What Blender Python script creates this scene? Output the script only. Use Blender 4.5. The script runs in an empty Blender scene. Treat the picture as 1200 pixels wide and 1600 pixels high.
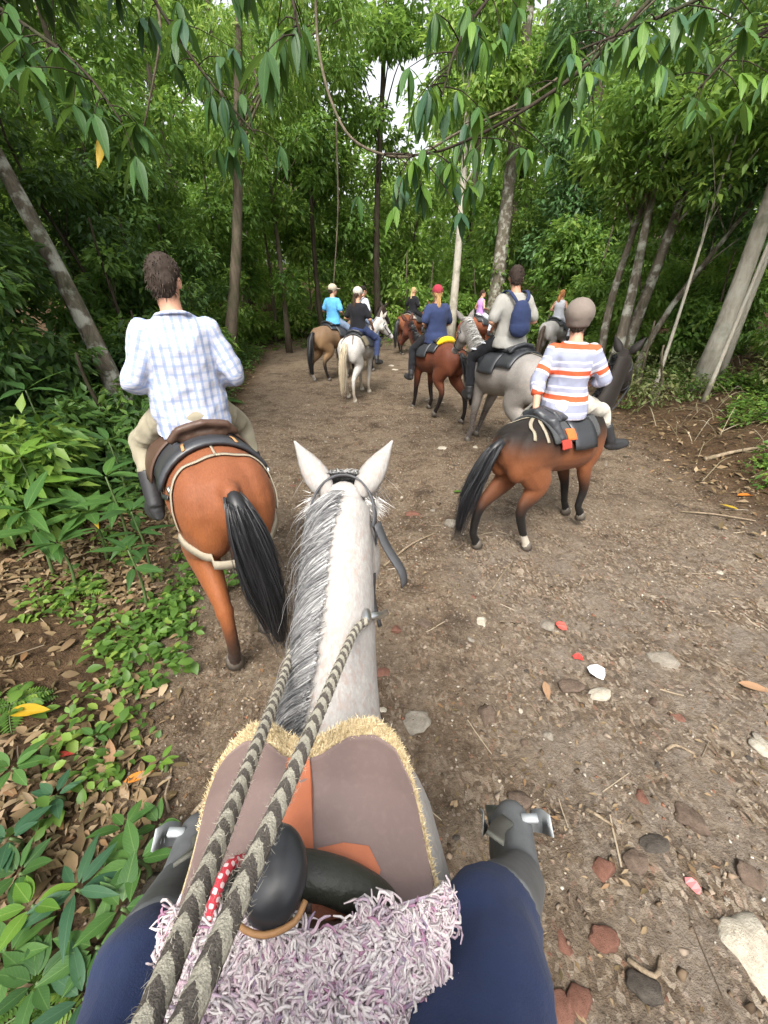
import bpy, math, random
import numpy as np
from mathutils import Vector, Matrix
from mathutils.bvhtree import BVHTree

# ------------------------------------------------------------------ camera, sky, sun, exposure
scene = bpy.context.scene
COL = scene.collection
cam_data = bpy.data.cameras.new('camera')
cam = bpy.data.objects.new('camera', cam_data); COL.objects.link(cam)
cam.location = (0, 0, 2.2)
cam.rotation_euler = (math.radians(90 - 27.9), 0, 0)
cam_data.sensor_fit = 'VERTICAL'; cam_data.sensor_height = 24.0
cam_data.lens = 24.0 * 680 / 1600
cam_data.clip_start = 0.02; cam_data.clip_end = 500
scene.camera = cam

SUN_EL, SUN_AZ = math.radians(52), math.radians(-172)     # azimuth measured from +Y towards +X
world = bpy.data.worlds.new('World'); scene.world = world; world.use_nodes = True
wn = world.node_tree.nodes; wl = world.node_tree.links
bg = wn['Background']
sky = wn.new('ShaderNodeTexSky'); sky.sky_type = 'NISHITA'; sky.sun_disc = False
sky.sun_elevation = SUN_EL; sky.sun_rotation = SUN_AZ
sky.dust_density = 5.0; sky.air_density = 1.0; sky.ozone_density = 1.0
hs = wn.new('ShaderNodeHueSaturation'); hs.inputs['Saturation'].default_value = 0.16   # thin overcast
wl.new(sky.outputs[0], hs.inputs['Color']); wl.new(hs.outputs[0], bg.inputs[0])
bg.inputs[1].default_value = 0.15
sun_d = bpy.data.lights.new('sun', 'SUN'); sun_d.energy = 1.5; sun_d.angle = math.radians(20)
sun_d.color = (1.0, 0.94, 0.82)
sun = bpy.data.objects.new('sun', sun_d); COL.objects.link(sun)
sdir = Vector((math.cos(SUN_EL) * math.sin(SUN_AZ), math.cos(SUN_EL) * math.cos(SUN_AZ), math.sin(SUN_EL)))
sun.rotation_euler = sdir.to_track_quat('Z', 'Y').to_euler()
vs = scene.view_settings
vs.view_transform = 'Standard'; vs.look = 'None'; vs.gamma = 1.0; vs.use_curve_mapping = False
vs.exposure = 1.35
scene.render.engine = 'CYCLES'
cy = scene.cycles
cy.max_bounces = 6; cy.diffuse_bounces = 4; cy.glossy_bounces = 1; cy.transmission_bounces = 4; cy.transparent_max_bounces = 4
cy.use_denoising = True; cy.caustics_reflective = False; cy.caustics_refractive = False

rng = np.random.default_rng(7)
random.seed(7)
R = math.radians

# ------------------------------------------------------------------ helpers
def link(o, parent=None):
    COL.objects.link(o)
    if parent is not None: o.parent = parent
    return o

def tag(o, label=None, cat=None, group=None, kind=None):
    if label: o['label'] = label
    if cat: o['category'] = cat
    if group: o['group'] = group
    if kind: o['kind'] = kind
    return o

def thing(name, label, cat, loc=(0, 0, 0), rotz=0.0, group=None):
    o = bpy.data.objects.new(name, None); link(o)
    o.location = loc; o.rotation_euler = (0, 0, rotz); o.empty_display_size = 0.1
    return tag(o, label, cat, group)

def mesh_np(name, V, F, smooth=True):
    """V (n,3), F (m,k) array of same-size polygons, or a list of tuples"""
    me = bpy.data.meshes.new(name)
    V = np.asarray(V, dtype=np.float32)
    if isinstance(F, np.ndarray):
        m, k = F.shape
        me.vertices.add(len(V)); me.vertices.foreach_set('co', V.ravel())
        me.loops.add(m * k); me.loops.foreach_set('vertex_index', F.astype(np.int32).ravel())
        me.polygons.add(m)
        me.polygons.foreach_set('loop_start', np.arange(0, m * k, k, dtype=np.int32))
        me.polygons.foreach_set('loop_total', np.full(m, k, dtype=np.int32))
        me.update(calc_edges=True)
    else:
        me.from_pydata([tuple(map(float, v)) for v in V], [], F)
    if smooth:
        me.polygons.foreach_set('use_smooth', np.ones(len(me.polygons), dtype=bool))
    me.validate()
    return me

def attr_col(me, C, name='Col'):
    C = np.asarray(C, dtype=np.float32)
    if C.shape[1] == 3: C = np.concatenate([C, np.ones((len(C), 1), np.float32)], 1)
    a = me.attributes.new(name, 'FLOAT_COLOR', 'POINT'); a.data.foreach_set('color', C.ravel())

def attr_f(me, x, name='rnd'):
    a = me.attributes.new(name, 'FLOAT', 'POINT'); a.data.foreach_set('value', np.asarray(x, np.float32))

def attr_v(me, x, name='pat'):
    a = me.attributes.new(name, 'FLOAT_VECTOR', 'POINT'); a.data.foreach_set('vector', np.asarray(x, np.float32).ravel())

def obj(name, me, mat, parent=None):
    o = bpy.data.objects.new(name, me)
    if mat is not None and len(me.materials) == 0: me.materials.append(mat)
    return link(o, parent)

class MB:
    """collects closed pieces into one mesh"""
    def __init__(s): s.V = []; s.F = []; s.n = 0
    def add(s, V, F):
        V = np.asarray(V, float); s.V.append(V)
        s.F.extend([tuple(i + s.n for i in f) for f in F]); s.n += len(V); return s
    def tube(s, P, RU, RV=None, side=(1, 0, 0), n=12, cap=True):
        P = np.asarray(P, float); k = len(P)
        RU = np.broadcast_to(np.asarray(RU, float), (k,)); RV = RU if RV is None else np.broadcast_to(np.asarray(RV, float), (k,))
        side = np.asarray(side, float); side = np.broadcast_to(side, (k, 3))
        T = np.gradient(P, axis=0); T /= np.linalg.norm(T, axis=1, keepdims=True) + 1e-9
        U = side - (side * T).sum(1, keepdims=True) * T
        U /= np.linalg.norm(U, axis=1, keepdims=True) + 1e-9
        W = np.cross(T, U)
        a = np.linspace(0, 2 * math.pi, n, endpoint=False)
        V = P[:, None] + U[:, None] * (np.cos(a)[None, :, None] * RU[:, None, None]) + W[:, None] * (np.sin(a)[None, :, None] * RV[:, None, None])
        V = V.reshape(-1, 3); F = []
        for i in range(k - 1):
            for j in range(n):
                j2 = (j + 1) % n
                F.append((i * n + j, i * n + j2, (i + 1) * n + j2, (i + 1) * n + j))
        if cap:
            V = np.vstack([V, P[0], P[-1]]); b = k * n
            for j in range(n):
                j2 = (j + 1) % n
                F.append((b, j2, j)); F.append((b + 1, (k - 1) * n + j, (k - 1) * n + j2))
        return s.add(V, F)
    def ell(s, c, r, M=None, nu=14, nv=9):
        V = []; F = []
        for i in range(1, nv):
            t = math.pi * i / nv
            for j in range(nu):
                p = 2 * math.pi * j / nu
                V.append((math.sin(t) * math.cos(p), math.sin(t) * math.sin(p), math.cos(t)))
        V.append((0, 0, 1)); V.append((0, 0, -1))
        top, bot = len(V) - 2, len(V) - 1
        for i in range(nv - 2):
            for j in range(nu):
                j2 = (j + 1) % nu
                F.append((i * nu + j, (i + 1) * nu + j, (i + 1) * nu + j2, i * nu + j2))
        for j in range(nu):
            j2 = (j + 1) % nu
            F.append((top, j, j2)); F.append((bot, (nv - 2) * nu + j2, (nv - 2) * nu + j))
        V = np.array(V) * np.asarray(r, float)
        if M is not None: V = V @ np.asarray(M).T
        return s.add(V + np.asarray(c, float), F)
    def cap(s, a, b, ra, rb=None, n=12):
        """capsule with rounded ends between two joints"""
        a = np.asarray(a, float); b = np.asarray(b, float); rb = ra if rb is None else rb
        d = b - a; L = np.linalg.norm(d) + 1e-9; d = d / L
        side = (1, 0, 0) if abs(d[0]) < .8 else (0, 1, 0)
        P = [a - d * ra * .95, a - d * ra * .7, a, b, b + d * rb * .7, b + d * rb * .95]
        return s.tube(P, [ra * .3, ra * .72, ra, rb, rb * .72, rb * .3], side=side, n=n)
    def box(s, c, h, M=None):
        V = np.array([(x, y, z) for x in (-1, 1) for y in (-1, 1) for z in (-1, 1)], float) * np.asarray(h, float)
        if M is not None: V = V @ np.asarray(M).T
        return s.add(V + np.asarray(c, float), [(0, 1, 3, 2), (4, 6, 7, 5), (0, 4, 5, 1), (2, 3, 7, 6), (0, 2, 6, 4), (1, 5, 7, 3)])
    def mesh(s, name='m', smooth=True): return mesh_np(name, np.vstack(s.V), s.F, smooth)
    def build(s, name, mat, parent=None, smooth=True): return obj(name, s.mesh(name, smooth), mat, parent)

def remesh(mb, name, voxel=0.015, it=4, fac=0.5):
    me0 = mb.mesh('tmp')
    o = bpy.data.objects.new('tmp', me0); COL.objects.link(o)
    m = o.modifiers.new('r', 'REMESH'); m.mode = 'VOXEL'; m.voxel_size = voxel
    if it:
        m2 = o.modifiers.new('s', 'SMOOTH'); m2.factor = fac; m2.iterations = it
    dg = bpy.context.evaluated_depsgraph_get()
    me = bpy.data.meshes.new_from_object(o.evaluated_get(dg))
    bpy.data.objects.remove(o); bpy.data.meshes.remove(me0)
    me.name = name
    me.polygons.foreach_set('use_smooth', np.ones(len(me.polygons), dtype=bool))
    return me

def verts(me):
    V = np.empty(len(me.vertices) * 3, np.float32); me.vertices.foreach_get('co', V); return V.reshape(-1, 3)
def normals(me):
    N = np.empty(len(me.vertices) * 3, np.float32); me.vertices.foreach_get('normal', N); return N.reshape(-1, 3)

def vnoise(V, f, seed=0.0):
    """cheap smooth value noise in about -1..1 (sums of rotated sines)"""
    V = np.asarray(V, float) * f + seed * 3.17
    x, y, z = V[:, 0], V[:, 1], V[:, 2]
    a = np.sin(x * 1.3 + 1.7 * np.sin(y * 1.1 + seed) + .8 * np.sin(z * 1.9)) 
    b = np.sin(y * 1.7 + 1.3 * np.sin(z * 1.4 + 2 * seed) + .9 * np.sin(x * 2.1 + 1))
    c = np.sin(z * 1.5 + 1.9 * np.sin(x * .9 + 3) + .7 * np.sin(y * 2.3 + 2))
    return (a + b + c) / 3

def displace(me, amp, f, seed=0, stretch=(1, 1, 1), ridge=False):
    V = verts(me); N = normals(me)
    d = vnoise(V * np.asarray(stretch), f, seed) * .6 + vnoise(V * np.asarray(stretch), f * 2.3, seed + 5) * .4
    if ridge: d = .55 - 1.8 * np.abs(vnoise(V * np.asarray(stretch), f, seed)) + .25 * d
    V = V + N * (amp * d)[:, None]
    me.vertices.foreach_set('co', V.astype(np.float32).ravel()); me.update()

def bez(P, n):
    """Catmull-Rom through control points"""
    P = np.asarray(P, float); P = np.vstack([2 * P[0] - P[1], P, 2 * P[-1] - P[-2]])
    out = []
    segs = len(P) - 3; per = max(1, n // segs)
    for i in range(segs):
        a, b, c, d = P[i:i + 4]
        for t in np.linspace(0, 1, per, endpoint=False):
            out.append(.5 * ((2 * b) + (-a + c) * t + (2 * a - 5 * b + 4 * c - d) * t * t + (-a + 3 * b - 3 * c + d) * t ** 3))
    out.append(P[-2]); return np.array(out)

def strands(name, S, width, mat, parent=None, cols=None, taper=True, tip=.15):
    """S (N,K,3) strand points -> one mesh of tapered ribbons"""
    S = np.asarray(S, float); N, K, _ = S.shape
    T = np.gradient(S, axis=1); T /= np.linalg.norm(T, axis=2, keepdims=True) + 1e-9
    r = rng.normal(size=(N, 1, 3)); W = np.cross(T, np.broadcast_to(r, T.shape)); W /= np.linalg.norm(W, axis=2, keepdims=True) + 1e-9
    w = np.broadcast_to(np.asarray(width, float).reshape(-1, 1), (N, K)) * .5
    if taper: w = w * np.linspace(1, tip, K)[None]
    V = np.stack([S - W * w[..., None], S + W * w[..., None]], 2).reshape(-1, 3)
    i = np.arange(N)[:, None] * K * 2 + np.arange(K - 1)[None] * 2
    F = np.stack([i, i + 1, i + 3, i + 2], -1).reshape(-1, 4)
    me = mesh_np(name, V, F)
    if cols is not None: attr_col(me, np.repeat(np.asarray(cols), K * 2, axis=0))
    return obj(name, me, mat, parent)

def yarn(name, S, width, mat, parent, cols):
    """strands with a three-sided round body and tapered ends"""
    S = np.asarray(S, float); N, K, _ = S.shape; T = np.gradient(S, axis=1); T /= np.linalg.norm(T, axis=2, keepdims=True) + 1e-9
    r = np.broadcast_to(rng.normal(size=(N, 1, 3)), T.shape); U = np.cross(T, r); U /= np.linalg.norm(U, axis=2, keepdims=True) + 1e-9; B = np.cross(T, U)
    w = (np.asarray(width) * .5)[:, None] * np.interp(np.linspace(0, 1, K), [0, .2, .75, 1], [.7, 1, .95, .5])[None]
    V = np.stack([S + (U * math.cos(a) + B * math.sin(a)) * w[..., None] for a in (0, 2.094, 4.189)], 2).reshape(-1, 3)
    i = (np.arange(N)[:, None] * K + np.arange(K - 1)[None]) * 3
    F = np.concatenate([np.stack([i + a, i + b, i + 3 + b, i + 3 + a], -1).reshape(-1, 4) for a, b in ((0, 1), (1, 2), (2, 0))])
    me = mesh_np(name, V, F); attr_col(me, np.repeat(np.asarray(cols), K * 3, axis=0)); return obj(name, me, mat, parent)

def ribbon(mb, P, Nrm, w, th):
    """flat strap with thickness along P, Nrm = outward normal per point"""
    P = np.asarray(P, float); Nn = np.asarray(Nrm, float); Nn = Nn / (np.linalg.norm(Nn, axis=1, keepdims=True) + 1e-9)
    T = np.gradient(P, axis=0); T /= np.linalg.norm(T, axis=1, keepdims=True) + 1e-9
    B = np.cross(T, Nn); B /= np.linalg.norm(B, axis=1, keepdims=True) + 1e-9
    w = np.broadcast_to(np.asarray(w, float), (len(P),))[:, None]
    V = np.stack([P - B * w / 2, P + B * w / 2, P + B * w * .46 + Nn * th, P - B * w * .46 + Nn * th], 1).reshape(-1, 3)
    F = []
    for i in range(len(P) - 1):
        for j in range(4):
            j2 = (j + 1) % 4; F.append((i * 4 + j, (i + 1) * 4 + j, (i + 1) * 4 + j2, i * 4 + j2))
    F.append((0, 1, 2, 3)); k = (len(P) - 1) * 4; F.append((k + 3, k + 2, k + 1, k))
    return mb.add(V, F)

# ------------------------------------------------------------------ materials
MATS = {}
class NT:
    def __init__(s, name):
        s.m = bpy.data.materials.new(name); s.m.use_nodes = True
        s.n = s.m.node_tree.nodes; s.l = s.m.node_tree.links
        s.b = s.n['Principled BSDF']; s.out = s.n['Material Output']; MATS[name] = s.m
    def new(s, t, **k):
        x = s.n.new(t)
        for a, v in k.items(): setattr(x, a, v)
        return x
    def noise(s, scale, detail=4, rough=.6, vec=None, dist=0):
        x = s.new('ShaderNodeTexNoise'); x.inputs['Scale'].default_value = scale; x.inputs['Detail'].default_value = detail
        x.inputs['Roughness'].default_value = rough; x.inputs['Distortion'].default_value = dist
        if vec is not None: s.l.new(vec, x.inputs['Vector'])
        return x.outputs['Fac']
    def obj(s): return s.new('ShaderNodeTexCoord').outputs['Object']
    def attr(s, name, out='Color'):
        x = s.new('ShaderNodeAttribute'); x.attribute_name = name; return x.outputs[out]
    def ramp(s, fac, stops):
        x = s.new('ShaderNodeValToRGB'); s.l.new(fac, x.inputs[0]); e = x.color_ramp.elements
        while len(e) < len(stops): e.new(.5)
        for i, (p, c) in enumerate(stops):
            e[i].position = p; e[i].color = (c[0], c[1], c[2], 1) if hasattr(c, '__len__') else (c, c, c, 1)
        return x.outputs[0]
    def mix(s, fac, a, b, mode='MIX'):
        x = s.new('ShaderNodeMix'); x.data_type = 'RGBA'; x.blend_type = mode
        for sock, v in ((x.inputs[0], fac), (x.inputs[6], a), (x.inputs[7], b)):
            if hasattr(v, 'is_output'): s.l.new(v, sock)
            elif hasattr(v, '__len__'): sock.default_value = (v[0], v[1], v[2], 1)
            else: sock.default_value = v
        return x.outputs[2]
    def math(s, op, a, b=0.0):
        x = s.new('ShaderNodeMath', operation=op)
        for i, v in enumerate((a, b)):
            if hasattr(v, 'is_output'): s.l.new(v, x.inputs[i])
            else: x.inputs[i].default_value = v
        return x.outputs[0]
    def map(s, vec, sc):
        x = s.new('ShaderNodeMapping'); s.l.new(vec, x.inputs[0]); x.inputs['Scale'].default_value = sc; return x.outputs[0]
    def bump(s, h, st=.3, d=.01):
        x = s.new('ShaderNodeBump'); x.inputs['Strength'].default_value = st; x.inputs['Distance'].default_value = d
        s.l.new(h, x.inputs['Height']); s.l.new(x.outputs[0], s.b.inputs['Normal'])
    def col(s, c):
        if hasattr(c, 'is_output'): s.l.new(c, s.b.inputs['Base Color'])
        else: s.b.inputs['Base Color'].default_value = (c[0], c[1], c[2], 1)
    def rough(s, r, spec=.5): s.b.inputs['Roughness'].default_value = r; s.b.inputs['Specular IOR Level'].default_value = spec

def mat_plain(name, c, rough=.7, var=.25, scale=30, bump=.15, spec=.4, metal=0):
    t = NT(name); n = t.noise(scale, 5, .65, t.obj())
    t.col(t.mix(n, tuple(x * (1 - var) for x in c), tuple(min(1, x * (1 + var)) for x in c)))
    t.rough(rough, spec); t.b.inputs['Metallic'].default_value = metal
    if bump: t.bump(n, bump, .004)
    return t.m

def mat_leaf(name, stops, trans=.35, rough=.45, noise_scale=14):
    """leaf: colour by the leaf's own 'rnd' value, light passes through the blade"""
    t = NT(name)
    r = t.attr('rnd', 'Fac'); oi = t.new('ShaderNodeObjectInfo').outputs['Random']
    v = t.math('FRACT', t.math('ADD', r, t.math('MULTIPLY', oi, .9)))
    n = t.noise(noise_scale, 2, .5, t.obj())
    c = t.ramp(v, stops)
    c = t.mix(t.math('MULTIPLY', n, .5), c, t.mix(.5, c, (.10, .16, .04)))
    t.col(c); t.rough(rough, .35)
    tr = t.new('ShaderNodeBsdfTranslucent')
    t.l.new(t.mix(.25, c, (.30, .42, .05)), tr.inputs[0])
    ms = t.new('ShaderNodeMixShader'); ms.inputs[0].default_value = trans
    t.l.new(t.b.outputs[0], ms.inputs[1]); t.l.new(tr.outputs[0], ms.inputs[2]); t.l.new(ms.outputs[0], t.out.inputs[0])
    return t.m

def mat_hair(name, rough=.45, spec=.5):
    t = NT(name); t.col(t.attr('Col')); t.rough(rough, spec); return t.m

def mat_fur(name, speck=0.0, rough=.55):
    t = NT(name); o = t.obj(); base = t.attr('Col')
    n = t.noise(9, 3, .6, o); fine = t.noise(160, 2, .7, t.map(o, (1, .35, .35)))
    c = t.mix(t.math('MULTIPLY', n, .35), base, t.mix(1.0, base, (.72, .66, .6), 'MULTIPLY'))
    c = t.mix(.32, c, t.mix(1.0, c, t.ramp(fine, [(0.3, .3), (.7, 1)]), 'MULTIPLY'))
    if speck:
        s1 = t.noise(75, 2, .5, t.map(o, (1, .6, .6))); s2 = t.noise(6, 2, .5, o)
        m = t.math('MULTIPLY', t.ramp(s1, [(.50, 0), (.64, 1)]), t.ramp(s2, [(.3, .25), (.6, 1)]))
        c = t.mix(t.math('MULTIPLY', m, speck), c, (.33, .24, .20))
    t.col(c); t.rough(rough + .1, .25)
    t.b.inputs['Sheen Weight'].default_value = .03
    t.bump(t.math('ADD', fine, t.math('MULTIPLY', t.noise(24, 3, .6, t.map(o, (1, .5, .4))), 1.5)), .30, .006)
    return t.m

def mat_cloth(name, c, scale=250, var=.15, rough=.9):
    t = NT(name); o = t.obj(); n = t.noise(6, 3, .6, o); w = t.noise(scale, 2, .6, o)
    t.col(t.mix(n, tuple(x * (1 - var) for x in c), tuple(min(.95, x * (1 + var)) for x in c)))
    t.rough(rough, .12); t.b.inputs['Sheen Weight'].default_value = .06
    t.bump(t.math('ADD', w, t.math('MULTIPLY', t.noise(28, 4, .65, o, .6), 2.5)), .30, .004)
    return t.m
# ------------------------------------------------------------------ ground
XL_Y, XL_X = [-8, 0, .8, 3, 10.8, 17, 24, 40], [-.7, -.85, -1.05, -1.85, -3.2, -4.3, -5.2, -6]
XR_Y, XR_X = [-8, 2, 4, 8, 12, 17, 24, 40], [4.2, 4.0, 3.8, 4.1, 5.4, 8, 12, 14]
def sstep(x, a, b):
    t = np.clip((np.asarray(x, float) - a) / (b - a), 0, 1); return t * t * (3 - 2 * t)
def gz(x, y):
    """ground height"""
    x = np.asarray(x, float); y = np.asarray(y, float)
    z = -0.02 * np.clip(y - 6, 0, 10)
    dl = np.interp(y, XL_Y, XL_X) - x; dr = x - np.interp(y, XR_Y, XR_X)
    z = z + .45 * sstep(dl, 0, 4) + .10 * np.clip(dl - 2, 0, 40) * .6
    z = z + .55 * sstep(dr, -.3, 3) + .08 * np.clip(dr - 2, 0, 40) * .6
    z = z + 1.0 * sstep(y, 19, 24) + .05 * np.clip(y - 22, 0, 60)
    z = z + .02 * np.sin(x * 1.9 + 1.3 * np.sin(y * .8)) + .018 * np.sin(y * 2.3 + 1.7 * np.sin(x * 1.2 + 2))
    return z
def gmicro(x, y):
    return (.010 * np.sin(x * 9.1 + 2.1 * np.sin(y * 5.3)) * np.sin(y * 8.3 + 1.9 * np.sin(x * 6.7 + 1))
            + .007 * np.sin(x * 23 + 2 * np.sin(y * 17)) * np.sin(y * 21 + 2 * np.sin(x * 15)))
_hp = np.random.default_rng(3)
HOOF = np.stack([_hp.uniform(-1.8, 4, 240), .6 + 8 * _hp.uniform(size=240) ** 1.3, _hp.uniform(.045, .075, 240), _hp.uniform(.008, .022, 240), _hp.uniform(0, 6.28, 240)], 1)
def hoofprints(x, y):
    z = np.zeros_like(x)
    for hx_, hy_, r_, d_, a_ in HOOF:
        m_ = (np.abs(x - hx_) < .2) & (np.abs(y - hy_) < .2)
        if m_.any():
            u = (x[m_] - hx_) * math.cos(a_) + (y[m_] - hy_) * math.sin(a_); v = -(x[m_] - hx_) * math.sin(a_) + (y[m_] - hy_) * math.cos(a_); q_ = np.sqrt(u * u * 1.3 + v * v) / r_
            z[m_] += -d_ * (1 - sstep(q_, .65, 1.05)) + d_ * .6 * np.exp(-((q_ - 1.25) / .22) ** 2)
    return z
def G(x, y): return float(gz(x, y))

def axis(lo, hi, a, b, fine, grow=1.22):
    v = list(np.arange(a, b + 1e-6, fine)); st = fine; p = b
    while p < hi: st = min(st * grow, 12); p += st; v.append(p)
    st = fine; p = a; pre = []
    while p > lo: st = min(st * grow, 12); p -= st; pre.append(p)
    return np.array(pre[::-1] + v)
gx = axis(-90, 90, -3.6, 4.6, .04); gy = axis(-60, 120, .3, 9.0, .042)
GX, GY = np.meshgrid(gx, gy); X_, Y_ = GX.ravel(), GY.ravel()
near = sstep(Y_, 16, 8)
gv = np.stack([X_, Y_, gz(X_, Y_) + gmicro(X_, Y_) + hoofprints(X_, Y_) + .02 * vnoise(np.stack([X_, Y_, 0 * X_], 1), 4.5, 2) * vnoise(np.stack([X_, Y_, 0 * X_], 1), 7.3, 5)], 1)
nx, ny = len(gx), len(gy)
ii = (np.arange(ny - 1)[:, None] * nx + np.arange(nx - 1)[None]).ravel()
gme = mesh_np('ground', gv, np.stack([ii, ii + 1, ii + nx + 1, ii + nx], 1))
dl = np.interp(Y_, XL_Y, XL_X) - X_; dr = X_ - np.interp(Y_, XR_Y, XR_X)
dusty = sstep(X_ + .25 * vnoise(np.stack([X_, Y_, 0 * X_], 1), 2.2, 6), .2, 1.2) * sstep(Y_ + .5 * vnoise(np.stack([X_, Y_, 0 * X_], 1), 1.3, 1), 5.2, 2.6)
attr_f(gme, dusty, 'dusty')
lit = np.maximum.reduce([sstep(dl, -.25, .35), sstep(dr, -.6, .5), sstep(Y_, 19, 22)])
attr_f(gme, lit, 'litter')

t = NT('forest_soil'); o = t.obj(); lt = t.attr('litter', 'Fac')
big = t.noise(.55, 4, .6, o); mid = t.noise(3.2, 6, .65, o, .6); fine = t.noise(26, 6, .75, o); grit = t.noise(95, 3, .7, o)
path = t.mix(t.ramp(big, [(.38, 0), (.62, 1)]), (.085, .058, .037), (.178, .128, .086))
path = t.mix(t.ramp(mid, [(.42, 0), (.66, .75)]), path, (.235, .185, .135))
path = t.mix(t.ramp(mid, [(.34, .9), (.47, 0)]), path, (.046, .031, .020))
vor = t.new('ShaderNodeTexVoronoi'); vor.inputs['Scale'].default_value = 48; t.l.new(t.mix(.04, o, t.new('ShaderNodeTexNoise').outputs['Color']), vor.inputs['Vector'])
sep = t.new('ShaderNodeSeparateColor'); t.l.new(vor.outputs['Color'], sep.inputs[0])
chips = t.math('MULTIPLY', t.math('GREATER_THAN', sep.outputs[0], .80), t.math('LESS_THAN', vor.outputs['Distance'], .42))
path = t.mix(t.math('MULTIPLY', chips, .75), path, t.ramp(sep.outputs[1], [(0, (.38, .31, .24)), (.55, (.16, .10, .06)), (.8, (.45, .40, .34)), (1, (.30, .13, .08))]))
path = t.mix(t.ramp(fine, [(.32, .7), (.52, 0)]), path, (.050, .034, .022))
path = t.mix(t.ramp(grit, [(.56, 0), (.72, .6)]), path, (.29, .245, .195))
path = t.mix(t.math('MULTIPLY', t.attr('dusty', 'Fac'), t.ramp(t.noise(11, 6, .75, o, .8), [(.36, .15), (.58, .85)])), path, t.mix(fine, (.13, .10, .078), (.34, .295, .245)))
v2 = t.new('ShaderNodeTexVoronoi'); v2.inputs['Scale'].default_value = 62; v2.inputs['Randomness'].default_value = 1.0
mp = t.map(o, (1, .62, 1)); mp.node.inputs['Rotation'].default_value = (0, 0, .6); dn = t.new('ShaderNodeTexNoise'); dn.inputs['Scale'].default_value = 7; t.l.new(o, dn.inputs['Vector']); t.l.new(t.mix(.06, mp, dn.outputs['Color']), v2.inputs['Vector'])
s2 = t.new('ShaderNodeSeparateColor'); t.l.new(v2.outputs['Color'], s2.inputs[0])
mulch = t.ramp(s2.outputs[0], [(0, (.050, .034, .022)), (.3, (.112, .075, .046)), (.55, (.175, .125, .082)), (.78, (.29, .228, .165)), (.93, (.43, .36, .28)), (1, (.26, .12, .07))])
mk_ = t.math('MULTIPLY', t.ramp(t.noise(2.6, 5, .7, o, .5), [(.38, .05), (.6, 1)]), t.math('ADD', .40, t.math('MULTIPLY', t.attr('dusty', 'Fac'), .35)))
path = t.mix(mk_, path, mulch)
soil = t.mix(t.ramp(mid, [(.35, 0), (.65, 1)]), (.035, .022, .013), (.10, .062, .034))
soil = t.mix(t.ramp(fine, [(.45, 0), (.7, .6)]), soil, (.17, .105, .06))
t.col(t.mix(lt, path, soil)); t.rough(.95, .15)
hgt = t.math('ADD', t.math('MULTIPLY', fine, .6), t.math('ADD', t.math('MULTIPLY', mid, .8), t.math('ADD', t.math('MULTIPLY', grit, .25), t.math('MULTIPLY', s2.outputs[0], .22))))
t.bump(hgt, 1.0, .05)
tag(obj('ground', gme, MATS['forest_soil']), 'bare brown dirt trail with leaf-littered banks on both sides', kind='structure')
# ------------------------------------------------------------------ horses
TR_Y = np.array([-.82, -.78, -.70, -.58, -.42, -.22, 0, .2, .36, .50, .62, .69])
TR_Z = np.array([1.08, 1.09, 1.10, 1.11, 1.12, 1.11, 1.08, 1.07, 1.085, 1.09, 1.08, 1.07])
TR_W = np.array([.05, .12, .215, .275, .29, .275, .295, .29, .255, .225, .17, .07])
TR_H = np.array([.06, .13, .22, .265, .285, .275, .285, .30, .325, .30, .22, .09])
def tsec(y):
    return np.interp(y, TR_Y, TR_Z), np.interp(y, TR_Y, TR_W), np.interp(y, TR_Y, TR_H)
def tsurf(y, a, off=.0):
    """point and normal on the trunk: y along the horse, a from the spine towards the right flank"""
    y = np.asarray(y, float); a = np.asarray(a, float)
    z, w, h = tsec(y)
    n = np.stack([np.sin(a) / w, np.zeros_like(a + y), np.cos(a) / h], -1); n /= np.linalg.norm(n, axis=-1, keepdims=True)
    p = np.stack([w * np.sin(a), y + 0 * a, z + h * np.cos(a)], -1)
    return p + n * off, n

def rotz2(v, a):
    c, s = math.cos(a), math.sin(a); return np.array([v[0] * c - v[1] * s, v[0] * s + v[1] * c, v[2]])

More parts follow.
